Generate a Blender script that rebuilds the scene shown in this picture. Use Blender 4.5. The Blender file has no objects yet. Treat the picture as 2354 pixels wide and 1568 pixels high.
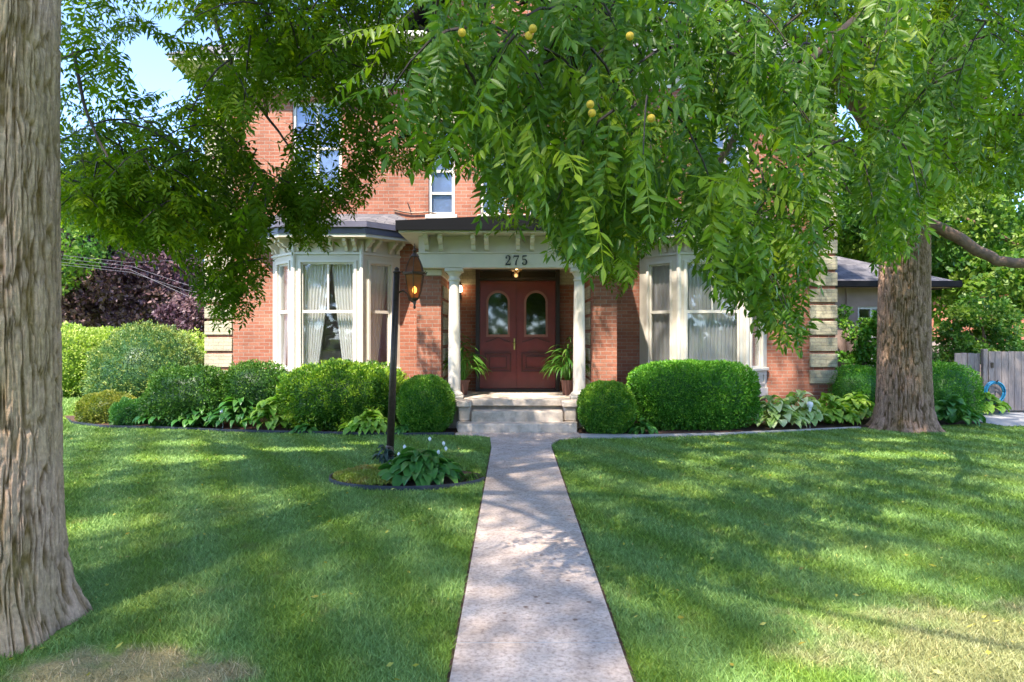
import bpy, math, random
import numpy as np
from mathutils import Vector, Matrix
R = math.radians
random.seed(7); rng = np.random.default_rng(7)
sc = bpy.context.scene
# ------------------------------------------------------------------ camera
F = 1569.33; PX0 = 1177.0; HY = 768.0; CH = 1.75
cd = bpy.data.cameras.new('camera'); cam = bpy.data.objects.new('camera', cd)
sc.collection.objects.link(cam); sc.camera = cam
cam.location = (0, 0, CH); cam.rotation_euler = (R(90), 0, 0)
cd.lens = 24; cd.sensor_width = 36; cd.shift_y = -16 / 2354; cd.clip_end = 3000; cd.clip_start = .05
# ------------------------------------------------------------------ sky, sun, exposure
SUN = np.array([-0.42, -1.0, 1.6]); SUN /= np.linalg.norm(SUN)
w = bpy.data.worlds.new('World'); sc.world = w; w.use_nodes = True
nt = w.node_tree; bg = nt.nodes['Background']
sky = nt.nodes.new('ShaderNodeTexSky'); sky.sky_type = 'NISHITA'; sky.sun_disc = False
sky.sun_elevation = math.asin(SUN[2]); sky.sun_rotation = math.atan2(SUN[0], SUN[1])
sky.air_density = .4; sky.dust_density = .2; sky.ozone_density = 1.6
nt.links.new(sky.outputs[0], bg.inputs[0]); bg.inputs[1].default_value = 0.15
sl = bpy.data.lights.new('sun', 'SUN'); so = bpy.data.objects.new('sun', sl); sc.collection.objects.link(so)
sl.energy = 2.0; sl.angle = R(.53); sl.color = (1, .93, .82)
so.rotation_euler = Vector(SUN).to_track_quat('Z', 'Y').to_euler(); so.location = (0, -5, 30)
sc.view_settings.view_transform = 'Standard'; sc.view_settings.look = 'None'
sc.view_settings.exposure = 2.85; sc.view_settings.gamma = 1
sc.render.engine = 'CYCLES'
sc.cycles.max_bounces = 8; sc.cycles.diffuse_bounces = 5; sc.cycles.transmission_bounces = 6; sc.cycles.transparent_max_bounces = 12
sc.cycles.sample_clamp_indirect = 6

def P(px, py, Y): return Vector(((px - PX0) * Y / F, Y, CH - (py - HY) * Y / F))
def X(px, Y): return (px - PX0) * Y / F
def Z(py, Y): return CH - (py - HY) * Y / F
# ------------------------------------------------------------------ materials
def setin(n, k, v):
    if k in n.inputs: n.inputs[k].default_value = v
class NT:
    def __init__(s, name):
        s.m = bpy.data.materials.new(name); s.m.use_nodes = True; s.t = s.m.node_tree
        s.b = s.t.nodes['Principled BSDF']; s.o = s.t.nodes['Material Output']
    def n(s, typ, **kw):
        n = s.t.nodes.new(typ)
        for k, v in kw.items():
            if hasattr(n, k): setattr(n, k, v)
            else: n.inputs[k].default_value = v
        return n
    def l(s, a, b): s.t.links.new(a, b)
    def coord(s): return s.n('ShaderNodeTexCoord').outputs['Object']
    def noise(s, scale, vec=None, detail=4, rough=.6, dist=0):
        n = s.n('ShaderNodeTexNoise'); n.inputs['Scale'].default_value = scale; n.inputs['Detail'].default_value = detail
        n.inputs['Roughness'].default_value = rough; n.inputs['Distortion'].default_value = dist
        s.l(vec if vec is not None else s.coord(), n.inputs['Vector']); return n.outputs['Fac']
    def ramp(s, fac, stops):
        r = s.n('ShaderNodeValToRGB'); e = r.color_ramp.elements
        while len(e) < len(stops): e.new(.5)
        for i, (p, c) in enumerate(stops): e[i].position = p; e[i].color = (*c, 1)
        s.l(fac, r.inputs[0]); return r.outputs[0]
    def mix(s, fac, a, b, typ='MIX'):
        m = s.n('ShaderNodeMix', data_type='RGBA', blend_type=typ)
        for sock, v in ((m.inputs[0], fac), (m.inputs[6], a), (m.inputs[7], b)):
            if isinstance(v, (int, float)): sock.default_value = v
            elif isinstance(v, tuple): sock.default_value = (*v, 1)
            else: s.l(v, sock)
        return m.outputs[2]
    def math(s, op, a, b=0.0):
        m = s.n('ShaderNodeMath', operation=op)
        for sock, v in ((m.inputs[0], a), (m.inputs[1], b)):
            if isinstance(v, (int, float)): sock.default_value = v
            else: s.l(v, sock)
        return m.outputs[0]
    def bump(s, h, strength=.4, dist=.01):
        b = s.n('ShaderNodeBump'); b.inputs['Strength'].default_value = strength; b.inputs['Distance'].default_value = dist
        s.l(h, b.inputs['Height']); s.l(b.outputs[0], s.b.inputs['Normal'])
    def scaled(s, v):
        m = s.n('ShaderNodeMapping'); m.inputs['Scale'].default_value = v; s.l(s.coord(), m.inputs[0]); return m.outputs[0]
def pmat(name, col, rough=.6, var=.25, scale=6, bump=.0, bscale=60, metal=0, spec=.4):
    s = NT(name); f = s.noise(scale, detail=6)
    lo = tuple(c * (1 - var) for c in col); hi = tuple(min(1, c * (1 + var)) for c in col)
    s.l(s.ramp(f, [(.3, lo), (.7, hi)]), s.b.inputs['Base Color'])
    s.b.inputs['Roughness'].default_value = rough; s.b.inputs['Metallic'].default_value = metal
    setin(s.b, 'Specular IOR Level', spec)
    if bump: s.bump(s.noise(bscale, detail=3), bump, .01)
    return s.m
def leafmat(name, dark, mid, light, trans=.35, rough=.45, tcol=None, spec=.35):
    s = NT(name); a = s.n('ShaderNodeAttribute', attribute_name='tint'); a.attribute_name = 'tint'
    c = s.ramp(a.outputs['Fac'], [(0, dark), (.5, mid), (1, light)])
    s.l(c, s.b.inputs['Base Color']); s.b.inputs['Roughness'].default_value = rough; setin(s.b, 'Specular IOR Level', spec)
    t = s.n('ShaderNodeBsdfTranslucent')
    tc = s.mix(1.0, c, tcol or (1.25, 1.5, .45), 'MULTIPLY'); s.l(tc, t.inputs[0])
    m = s.n('ShaderNodeMixShader'); m.inputs[0].default_value = trans
    s.l(s.b.outputs[0], m.inputs[1]); s.l(t.outputs[0], m.inputs[2]); s.l(m.outputs[0], s.o.inputs[0])
    return s.m
def brickmat(name, c1, c2, mortar, var=.3):
    s = NT(name); sep = s.n('ShaderNodeSeparateXYZ'); s.l(s.coord(), sep.inputs[0])
    u = s.math('ADD', sep.outputs[0], sep.outputs[1]); cb = s.n('ShaderNodeCombineXYZ'); s.l(u, cb.inputs[0]); s.l(sep.outputs[2], cb.inputs[1])
    b = s.n('ShaderNodeTexBrick'); s.l(cb.outputs[0], b.inputs['Vector'])
    b.inputs['Scale'].default_value = 1; b.inputs['Brick Width'].default_value = .22; b.inputs['Row Height'].default_value = .075
    b.inputs['Mortar Size'].default_value = .006; b.inputs['Mortar Smooth'].default_value = .2; b.inputs['Bias'].default_value = -.1
    b.inputs['Color1'].default_value = (*c1, 1); b.inputs['Color2'].default_value = (*c2, 1); b.inputs['Mortar'].default_value = (*mortar, 1)
    n = s.noise(1.3, detail=6); n2 = s.noise(28, detail=3)
    v = s.ramp(n, [(.3, (1 - var,) * 3), (.7, (1 + var * .5,) * 3)])
    v2 = s.ramp(n2, [(.3, (.82,) * 3), (.7, (1.12,) * 3)])
    s.l(s.mix(1.0, s.mix(1.0, b.outputs['Color'], v, 'MULTIPLY'), v2, 'MULTIPLY'), s.b.inputs['Base Color'])
    s.b.inputs['Roughness'].default_value = .85; setin(s.b, 'Specular IOR Level', .2)
    h = s.math('SUBTRACT', s.math('MULTIPLY', n2, .25), b.outputs['Fac']); s.bump(h, .6, .008)
    return s.m
M = {}
M['brick'] = brickmat('red_brick', (.30, .104, .062), (.39, .158, .098), (.33, .245, .19))
M['cream'] = brickmat('cream_brick', (.42, .36, .24), (.51, .45, .31), (.34, .29, .22))
M['farbrick'] = brickmat('far_brick', (.42, .12, .07), (.52, .17, .10), (.4, .3, .25))
M['paint'] = pmat('cream_paint', (.62, .545, .45), .5, .07, 3, .15, 40)
M['trim'] = pmat('white_trim', (.66, .60, .52), .45, .06, 3, .1, 40)
M['gutter'] = pmat('black_gutter', (.0045, .0045, .006), .6, .2, 2, spec=.12)
M['greygutter'] = pmat('grey_gutter', (.11, .10, .13), .4, .15, 2)
M['iron'] = pmat('bronze_metal', (.075, .050, .036), .4, .3, 20, .2, 50, .5)
M['concrete'] = None
M['stone'] = pmat('step_stone', (.50, .41, .33), .85, .35, 5, .6, 45)
M['door'] = pmat('door_red', (.17, .024, .021), .35, .15, 5)
M['doorshade'] = pmat('door_panel_shade_red', (.085, .011, .008), .35, .15, 5)  # darker red paints in the gap shading round the panel mouldings
M['doortrim'] = pmat('door_moulding', (.30, .12, .09), .4, .1, 5)
M['darkwood'] = pmat('dark_frame', (.028, .014, .012), .4, .3, 8)
M['gold'] = pmat('brass', (.5, .36, .12), .3, .2, 20, 0, 1, 1)
M['fence'] = None
M['hose'] = pmat('blue_hose', (.02, .22, .38), .35, .15, 10)
M['plastic'] = pmat('black_edging', (.035, .04, .05), .4, .3, 10)
M['soilpot'] = pmat('terracotta', (.16, .07, .05), .7, .3, 10)
M['cloth'] = None
M['room'] = pmat('room_plaster', (.78, .70, .74), .9, .1, 1)
M['white'] = pmat('white_enamel', (.75, .75, .74), .4, .08, 5)
M['digit'] = pmat('house_number_black', (.02, .02, .02), .4, .1, 5)
M['wood2'] = pmat('twig_bark', (.045, .033, .024), .8, .3, 20)
M['limb'] = pmat('limb_bark', (.15, .092, .06), .85, .35, 12, .6, 30)
M['concretedrive'] = pmat('drive_concrete', (.38, .355, .33), .9, .15, 2, .3, 60)
def concrete():
    s = NT('walk_concrete'); f = s.noise(2.2, detail=8, rough=.7); g = s.noise(38, detail=5, rough=.7); h = s.noise(11, detail=4)
    c = s.ramp(f, [(.25, (.38, .29, .23)), (.5, (.49, .39, .325)), (.75, (.58, .49, .42))])
    c2 = s.ramp(g, [(.33, (.62, .58, .58)), (.5, (1, 1, 1)), (.68, (1.2, 1.18, 1.16))])
    v = s.n('ShaderNodeTexVoronoi'); v.inputs['Scale'].default_value = 5.5; s.l(s.coord(), v.inputs['Vector'])
    spot = s.ramp(v.outputs['Distance'], [(0, (.38, .30, .26)), (.07, (.6, .5, .45)), (.11, (1, 1, 1))])
    c3 = s.ramp(h, [(.3, (.86, .83, .80)), (.6, (1.05, 1.05, 1.06))])
    s.l(s.mix(1.0, s.mix(1.0, s.mix(1.0, c, c2, 'MULTIPLY'), c3, 'MULTIPLY'), spot, 'MULTIPLY'), s.b.inputs['Base Color'])
    s.b.inputs['Roughness'].default_value = .9; setin(s.b, 'Specular IOR Level', .25); s.bump(g, .7, .006); return s.m
M['concrete'] = concrete()
def lawnmat(name, blades):
    s = NT(name); co = s.coord()
    n1 = s.noise(.55, co, 5, .65); n2 = s.noise(3.1, co, 4, .6)
    mp = s.n('ShaderNodeMapping'); mp.inputs['Rotation'].default_value = (0, 0, R(-28)); s.l(co, mp.inputs[0])
    wv = s.n('ShaderNodeTexWave'); wv.inputs['Scale'].default_value = .42; wv.inputs['Distortion'].default_value = 1.2; wv.inputs['Detail'].default_value = 2
    s.l(mp.outputs[0], wv.inputs['Vector'])
    c = s.ramp(n1, [(.3, (.125, .225, .022)), (.5, (.175, .285, .038)), (.7, (.235, .325, .075))])
    c = s.mix(s.math('MULTIPLY', wv.outputs['Fac'], .45), c, (.24, .39, .14))
    dry = s.ramp(n2, [(.60, (0, 0, 0)), (.74, (1, 1, 1))])
    c = s.mix(s.math('MULTIPLY', dry, .55), c, (.22, .19, .07))
    # worn, straw-coloured turf by the near tree and the sunny corner
    sp = s.n('ShaderNodeSeparateXYZ'); s.l(co, sp.inputs[0])
    def blob(cx, cy, rx, ry):
        dx = s.math('DIVIDE', s.math('SUBTRACT', sp.outputs[0], cx), rx); dy = s.math('DIVIDE', s.math('SUBTRACT', sp.outputs[1], cy), ry)
        d = s.math('ADD', s.math('MULTIPLY', dx, dx), s.math('MULTIPLY', dy, dy))
        d = s.math('ADD', d, s.math('MULTIPLY', s.math('SUBTRACT', n2, .5), 3.2))
        return s.ramp(d, [(.35, (1, 1, 1)), (1.05, (0, 0, 0))])
    c = s.mix(s.math('MULTIPLY', blob(-2.0, 3.5, .72, .36), .75), c, (.42, .31, .19))
    c = s.mix(s.math('MULTIPLY', blob(2.8, 3.75, 1.3, .8), .7), c, (.36, .32, .16))
    if blades:
        a = s.n('ShaderNodeAttribute'); a.attribute_name = 'tint'
        c = s.mix(1.0, c, s.ramp(a.outputs['Fac'], [(0, (.62, .66, .6)), (.6, (1.12, 1.12, 1.1)), (.93, (1.5, 1.4, 1.6)), (1, (3.0, 2.0, 2.2))]), 'MULTIPLY')
        s.b.inputs['Roughness'].default_value = .55; setin(s.b, 'Specular IOR Level', .35)
        t = s.n('ShaderNodeBsdfTranslucent'); s.l(c, t.inputs[0]); m = s.n('ShaderNodeMixShader'); m.inputs[0].default_value = .28
        s.l(s.b.outputs[0], m.inputs[1]); s.l(t.outputs[0], m.inputs[2]); s.l(m.outputs[0], s.o.inputs[0])
    else:
        c = s.mix(1.0, c, s.ramp(s.noise(60, co, 4, .7), [(.3, (.5, .5, .5)), (.7, (1.15, 1.1, 1.0))]), 'MULTIPLY')
        s.b.inputs['Roughness'].default_value = .95; setin(s.b, 'Specular IOR Level', .1); s.bump(s.noise(90, co, 3), .8, .02)
    s.l(c, s.b.inputs['Base Color']); return s.m
M['lawn'] = lawnmat('lawn_turf', False); M['grass'] = lawnmat('grass_blades', True)
def soil():
    s = NT('bark_mulch'); g = s.noise(30, detail=6, rough=.75)
    s.l(s.ramp(g, [(.3, (.03, .014, .009)), (.5, (.09, .042, .025)), (.7, (.17, .09, .055))]), s.b.inputs['Base Color'])
    s.b.inputs['Roughness'].default_value = .95; s.bump(g, 1, .03); return s.m
M['soil'] = soil()
def bark(name, ridge, furrow, moss):
    s = NT(name); a = s.n('ShaderNodeAttribute'); a.attribute_name = 'tint'
    v = s.scaled((14, 14, 3)); g = s.noise(2.2, v, 6, .7); g2 = s.noise(1.1, s.scaled((1.6, 1.6, .7)), 4); g3 = s.noise(34, s.coord(), 5, .7)
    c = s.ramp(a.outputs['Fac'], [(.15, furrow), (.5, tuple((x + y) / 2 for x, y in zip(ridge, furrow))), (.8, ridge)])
    mossf = s.math('MULTIPLY', s.ramp(g2, [(.42, (0, 0, 0)), (.62, (1, 1, 1))]), .42)
    c = s.mix(mossf, c, moss)
    c = s.mix(1.0, c, s.ramp(g, [(.3, (.7,) * 3), (.7, (1.2,) * 3)]), 'MULTIPLY')
    c = s.mix(1.0, c, s.ramp(g3, [(.3, (.75,) * 3), (.7, (1.18,) * 3)]), 'MULTIPLY')
    s.l(c, s.b.inputs['Base Color']); s.b.inputs['Roughness'].default_value = .92; setin(s.b, 'Specular IOR Level', .15)
    s.bump(s.math('ADD', g, g3), .7, .02); return s.m
M['bark_near'] = bark('walnut_bark_near', (.60, .385, .25), (.20, .11, .036), (.34, .25, .075))
M['bark_far'] = bark('walnut_bark', (.40, .245, .17), (.11, .062, .03), (.22, .155, .05))
def fencemat():
    s = NT('weathered_boards'); g = s.noise(6, s.scaled((9, 9, .8)), 6, .7)
    s.l(s.ramp(g, [(.25, (.12, .095, .085)), (.5, (.235, .19, .17)), (.75, (.33, .28, .25))]), s.b.inputs['Base Color'])
    s.b.inputs['Roughness'].default_value = .9; s.bump(g, .5, .01); return s.m
M['fence'] = fencemat()
def shingle():
    s = NT('grey_shingles'); sep = s.n('ShaderNodeSeparateXYZ'); s.l(s.coord(), sep.inputs[0]); cb = s.n('ShaderNodeCombineXYZ')
    s.l(sep.outputs[0], cb.inputs[0]); s.l(s.math('ADD', sep.outputs[1], sep.outputs[2]), cb.inputs[1])
    b = s.n('ShaderNodeTexBrick'); s.l(cb.outputs[0], b.inputs['Vector']); b.inputs['Scale'].default_value = 1
    b.inputs['Brick Width'].default_value = .3; b.inputs['Row Height'].default_value = .16; b.inputs['Mortar Size'].default_value = .008
    b.inputs['Color1'].default_value = (.085, .078, .085, 1); b.inputs['Color2'].default_value = (.165, .15, .155, 1); b.inputs['Mortar'].default_value = (.05, .05, .06, 1)
    s.l(s.mix(1.0, b.outputs['Color'], s.ramp(s.noise(3, detail=6), [(.3, (.6,) * 3), (.7, (1.25,) * 3)]), 'MULTIPLY'), s.b.inputs['Base Color'])
    s.b.inputs['Roughness'].default_value = .9; s.bump(b.outputs['Fac'], -.5, .01); return s.m
M['shingle'] = shingle()
def glass(name, tint=(1, 1, 1), refl=.10, rough=.02):
    s = NT(name); tr = s.n('ShaderNodeBsdfTransparent'); tr.inputs[0].default_value = (*tint, 1)
    gl = s.n('ShaderNodeBsdfGlossy'); gl.inputs['Roughness'].default_value = rough; gl.inputs[0].default_value = (1, 1, 1, 1)
    fr = s.n('ShaderNodeFresnel'); fr.inputs[0].default_value = 1.5; m = s.n('ShaderNodeMixShader')
    s.l(s.math('ADD', s.math('MULTIPLY', fr.outputs[0], .7), refl), m.inputs[0]); s.l(tr.outputs[0], m.inputs[1]); s.l(gl.outputs[0], m.inputs[2]); s.l(m.outputs[0], s.o.inputs[0]); return s.m
M['glass'] = glass('window_glass', (.97, .97, .97), .0)
M['skyglass'] = glass('upper_window_glass', (.85, .88, .92), .02)
M['doorglass'] = pmat('dark_door_glass', (.01, .014, .01), .04, .3, 5, spec=1.0)
M['amber'] = None
def clothmat(name, col, tr=.35, op=1):
    s = NT(name); s.b.inputs['Base Color'].default_value = (*col, 1); s.b.inputs['Roughness'].default_value = .9
    t = s.n('ShaderNodeBsdfTranslucent'); t.inputs[0].default_value = (*col, 1); m = s.n('ShaderNodeMixShader'); m.inputs[0].default_value = tr
    s.l(s.b.outputs[0], m.inputs[1]); s.l(t.outputs[0], m.inputs[2]); s.l(m.outputs[0], s.o.inputs[0]); return s.m
M['cloth'] = clothmat('sheer_curtain', (.92, .90, .86), .12); M['cloth2'] = clothmat('lace_curtain', (.74, .73, .72)); M['blind'] = clothmat('window_blind', (.68, .76, .90))
def emit(name, col, st):
    s = NT(name); s.b.inputs['Base Color'].default_value = (*col, 1)
    s.b.inputs['Emission Color'].default_value = (*col, 1); s.b.inputs['Emission Strength'].default_value = st; return s.m
M['flame'] = emit('lamp_flame', (1, .66, .25), 1.5); M['warmbulb'] = emit('warm_bulb', (1, .75, .45), 3)
s_ = NT('amber_glass'); tr_ = s_.n('ShaderNodeBsdfTransparent'); tr_.inputs[0].default_value = (.80, .48, .20, 1)
s_.b.inputs['Base Color'].default_value = (.34, .13, .06, 1); s_.b.inputs['Roughness'].default_value = .15
m_ = s_.n('ShaderNodeMixShader'); m_.inputs[0].default_value = .55; s_.l(tr_.outputs[0], m_.inputs[1]); s_.l(s_.b.outputs[0], m_.inputs[2]); s_.l(m_.outputs[0], s_.o.inputs[0]); M['amber'] = s_.m
M['siding'] = pmat('board_siding', (.34, .235, .19), .8, .12, 3, .2, 20)
# foliage
M['walnut'] = leafmat('walnut_leaf', (.045, .088, .003), (.105, .185, .008), (.24, .29, .012), .52, .55, (1.45, 1.5, .25), .15)
M['walnut_hi'] = leafmat('walnut_leaf_near', (.045, .105, .008), (.090, .185, .014), (.23, .30, .018), .48, .40, (1.45, 1.5, .3), .38)
M['yew'] = leafmat('yew', (.028, .09, .008), (.085, .21, .016), (.30, .42, .03), .25)
M['yewdark'] = leafmat('dark_yew', (.018, .06, .010), (.045, .13, .016), (.14, .25, .03), .2)
M['box'] = leafmat('boxwood', (.04, .14, .012), (.095, .25, .022), (.26, .40, .04), .25)
M['boxdark'] = leafmat('dark_boxwood', (.035, .13, .012), (.075, .25, .02), (.20, .40, .03), .2)
M['juniper'] = leafmat('juniper', (.035, .10, .030), (.085, .18, .05), (.28, .32, .07), .15)
M['gold_shrub'] = leafmat('golden_shrub', (.08, .12, .02), (.17, .21, .03), (.32, .30, .05), .3)
M['lime_hedge'] = leafmat('lime_hedge', (.12, .22, .03), (.30, .40, .07), (.50, .54, .16), .35)
M['purple'] = leafmat('purple_leaf', (.045, .022, .035), (.11, .055, .07), (.22, .13, .12), .2, .5, (1.2, .9, .9))
M['spruce'] = leafmat('dark_spruce', (.015, .035, .035), (.03, .065, .055), (.06, .10, .06), .1)
M['maple'] = leafmat('maple_leaf', (.035, .10, .015), (.08, .18, .025), (.22, .30, .05), .42)
M['hosta'] = leafmat('hosta_leaf', (.035, .13, .03), (.06, .19, .04), (.13, .27, .05), .3, .35)
M['hosta_lime'] = leafmat('lime_hosta', (.12, .26, .03), (.22, .40, .05), (.42, .52, .10), .35, .4)
M['hosta_var'] = leafmat('variegated_hosta', (.16, .30, .07), (.36, .48, .16), (.72, .74, .46), .3, .4)
M['fern'] = leafmat('palm_frond', (.03, .10, .015), (.06, .17, .02), (.16, .27, .04), .35)
M['sedum'] = leafmat('golden_moss', (.14, .20, .02), (.24, .28, .04), (.30, .17, .05), .2)
M['fruit'] = pmat('walnut_fruit', (.46, .30, .02), .7, .4, 60, .2, 60)
# ------------------------------------------------------------------ object helpers
C = sc.collection
def tag(o, label=None, cat=None, group=None, kind=None):
    if label: o['label'] = label
    if cat: o['category'] = cat
    if group: o['group'] = group
    if kind: o['kind'] = kind
    return o
def empty(name, loc, label, cat, group=None):
    o = bpy.data.objects.new(name, None); C.objects.link(o); o.location = loc; o.empty_display_size = .2
    return tag(o, label, cat, group)
def link(name, me, mat, parent=None):
    me.materials.append(mat); o = bpy.data.objects.new(name, me); C.objects.link(o)
    if parent:
        o.parent = parent
        q = parent; off = Vector((0, 0, 0))
        while q: off += q.location; q = q.parent
        o.location = -off
    return o
class MB:
    def __init__(s): s.v = []; s.f = []; s.m = Matrix.Identity(4)
    def add(s, vs, fs):
        b = len(s.v); s.v += [tuple(s.m @ Vector(v)) for v in vs]; s.f += [tuple(b + i for i in f) for f in fs]; return s
    def box(s, x0, x1, y0, y1, z0, z1, bev=0):
        if bev <= 0:
            vs = [(x, y, z) for z in (z0, z1) for y in (y0, y1) for x in (x0, x1)]
            return s.add(vs, [(0, 2, 3, 1), (4, 5, 7, 6), (0, 1, 5, 4), (2, 6, 7, 3), (0, 4, 6, 2), (1, 3, 7, 5)])
        b = bev; pr = [(x0 + b, y0), (x1 - b, y0), (x1, y0 + b), (x1, y1 - b), (x1 - b, y1), (x0 + b, y1), (x0, y1 - b), (x0, y0 + b)]
        cx, cy = (x0 + x1) / 2, (y0 + y1) / 2
        def sh(k): return [(cx + (x - cx) * (1 - k / max(1e-6, (x1 - x0) / 2)), cy + (y - cy) * (1 - k / max(1e-6, (y1 - y0) / 2))) for x, y in pr]
        rings = [(sh(b), z0), (pr, z0 + b), (pr, z1 - b), (sh(b), z1)]
        return s.loft([[(x, y, z) for x, y in r] for r, z in rings])
    def loft(s, rings, cap=True, closed=True):
        n = len(rings[0]); vs = [p for r in rings for p in r]; fs = []
        for i in range(len(rings) - 1):
            for j in range(n if closed else n - 1):
                k = (j + 1) % n; fs.append((i * n + j, i * n + k, (i + 1) * n + k, (i + 1) * n + j))
        if cap: fs += [tuple(reversed(range(n))), tuple(range((len(rings) - 1) * n, len(rings) * n))]
        return s.add(vs, fs)
    def lathe(s, prof, cx, cy, n=24, rot=0):
        return s.loft([[(cx + r * math.cos(rot + 2 * math.pi * j / n), cy + r * math.sin(rot + 2 * math.pi * j / n), z) for j in range(n)] for r, z in prof])
    def tube(s, pts, rad, n=8, cap=True):
        pts = [Vector(p) for p in pts]; rings = []; up = Vector((0, 0, 1))
        if not isinstance(rad, (list, tuple)): rad = [rad] * len(pts)
        pu = None
        for i, p in enumerate(pts):
            d = (pts[min(i + 1, len(pts) - 1)] - pts[max(i - 1, 0)]).normalized()
            if pu is None:
                pu = d.cross(up if abs(d.z) < .9 else Vector((1, 0, 0))).normalized()
            else: pu = (pu - d * pu.dot(d)).normalized()
            v = d.cross(pu)
            rings.append([tuple(p + (pu * math.cos(a) + v * math.sin(a)) * rad[i]) for a in [2 * math.pi * k / n for k in range(n)]])
        return s.loft(rings, cap)
    def prism(s, poly, a0, a1, axis='y'):
        n = len(poly)
        if axis == 'y': vs = [(x, a0, z) for x, z in poly] + [(x, a1, z) for x, z in poly]
        elif axis == 'z': vs = [(x, y, a0) for x, y in poly] + [(x, y, a1) for x, y in poly]
        else: vs = [(a0, y, z) for y, z in poly] + [(a1, y, z) for y, z in poly]
        fs = [tuple(range(n)), tuple(reversed(range(n, 2 * n)))] + [(i, n + i, n + (i + 1) % n, (i + 1) % n) for i in range(n)]
        return s.add(vs, fs)
    def build(s, name, mat, parent=None, smooth=False, **tg):
        me = bpy.data.meshes.new(name); me.from_pydata(s.v, [], s.f); me.update()
        import bmesh
        bm = bmesh.new(); bm.from_mesh(me); bmesh.ops.recalc_face_normals(bm, faces=bm.faces); bm.to_mesh(me); bm.free()
        if smooth: me.polygons.foreach_set('use_smooth', [True] * len(me.polygons))
        o = link(name, me, mat, parent); return tag(o, **tg) if tg else o
def npmesh(name, v, q, mat, parent=None, tint=None, smooth=False, **tg):
    v = np.asarray(v, np.float32); q = np.asarray(q, np.int32); me = bpy.data.meshes.new(name)
    me.vertices.add(len(v)); me.vertices.foreach_set('co', v.ravel()); k = q.shape[1]
    me.loops.add(q.size); me.loops.foreach_set('vertex_index', q.ravel()); me.polygons.add(len(q))
    me.polygons.foreach_set('loop_start', np.arange(0, q.size, k, dtype=np.int32))
    if smooth: me.polygons.foreach_set('use_smooth', np.ones(len(q), bool))
    if tint is not None: me.attributes.new('tint', 'FLOAT', 'POINT').data.foreach_set('value', np.asarray(tint, np.float32))
    me.update(calc_edges=True); o = link(name, me, mat, parent); return tag(o, **tg) if tg else o
def hsh(i, j, k):
    n = (i * 374761393 + j * 668265263 + k * 1442695041) & 0xffffffff; n = ((n ^ (n >> 13)) * 1274126177) & 0xffffffff
    return ((n ^ (n >> 16)) & 0xffff) / 65535.
def vn(p):
    p = np.asarray(p, float); i = np.floor(p).astype(np.int64); f = p - i; f = f * f * (3 - 2 * f); r = 0
    for a in (0, 1):
        for b in (0, 1):
            for c in (0, 1):
                wt = (f[:, 0] if a else 1 - f[:, 0]) * (f[:, 1] if b else 1 - f[:, 1]) * (f[:, 2] if c else 1 - f[:, 2])
                r = r + wt * hsh(i[:, 0] + a, i[:, 1] + b, i[:, 2] + c)
    return r
def fbm(p, o=3):
    r = 0; a = .5
    for k in range(o): r = r + a * vn(p * 2 ** k + 17 * k); a *= .5
    return r / (1 - .5 ** o)
# ------------------------------------------------------------------ setting: ground, paths, beds
BEDL = [(-9.6, 14.6), (-8.6, 13.35), (-7.6, 12.75), (-6.4, 12.6), (-5, 12.2), (-3.4, 11.95), (-1.9, 11.78), (-.98, 11.85)]
BEDR = [(1.16, 11.85), (2.2, 11.75), (3.6, 11.95), (5, 12.35), (6.4, 12.75), (8.2, 13.1), (9.4, 13.4)]
def interp(P_, x): return np.interp(x, [a for a, b in P_], [b for a, b in P_])
def sheet(name, poly, z, mat, **tg): 
    m = MB(); m.add([(x, y, z) for x, y in poly], [tuple(range(len(poly)))]); return m.build(name, mat, **tg)
sheet('lawn', [(-300, -200), (300, -200), (300, 500), (-300, 500)], 0, M['lawn'], kind='structure')
sheet('mulch_bed', BEDL + [(-.98, 14.6)], .006, M['soil'], kind='structure')
sheet('mulch_bed', BEDR + [(9.4, 16.8), (1.16, 16.8)], .006, M['soil'], kind='structure')
sheet('path_edge_soil', [(-.33, -1.5), (.625, -1.5), (.625, 11.0), (-.33, 11.2)], .004, M['soil'], kind='structure')
sheet('driveway', [(9.3, 12.9), (30, 12.9), (30, 17.5), (9.3, 17.5)], .010, M['concretedrive'], kind='structure')
sheet('driveway', [(-40, 19.5), (-9.9, 19.5), (-9.9, 24), (-40, 24)], .010, M['concretedrive'], kind='structure')
m = MB(); y = -1.6
for y1 in (-.5, 1.65, 3.8, 5.97, 8.15, 10.35, 11.93):
    if y1 == 11.93:
        m.prism([(-.31, y + .022), (.60, y + .022), (.62, 10.75), (.78, 11.2), (1.16, 11.5), (1.16, y1), (-.98, y1), (-.98, 11.8), (-.6, 11.72), (-.37, 11.5)], -.05, .03, 'z')
    else:
        m.prism([(-.31, y + .022), (.60, y + .022), (.60, y1), (-.31, y1)], -.05, .03, 'z')
    y = y1
m.build('path', M['concrete'], kind='structure')
m = MB()
for yj in (-.5, 1.65, 3.8, 5.97, 8.15, 10.35): m.box(-.305, .595, yj - .004, yj + .028, -.04, .024)
m.build('path_joints', M['concretedrive'], kind='structure')
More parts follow.
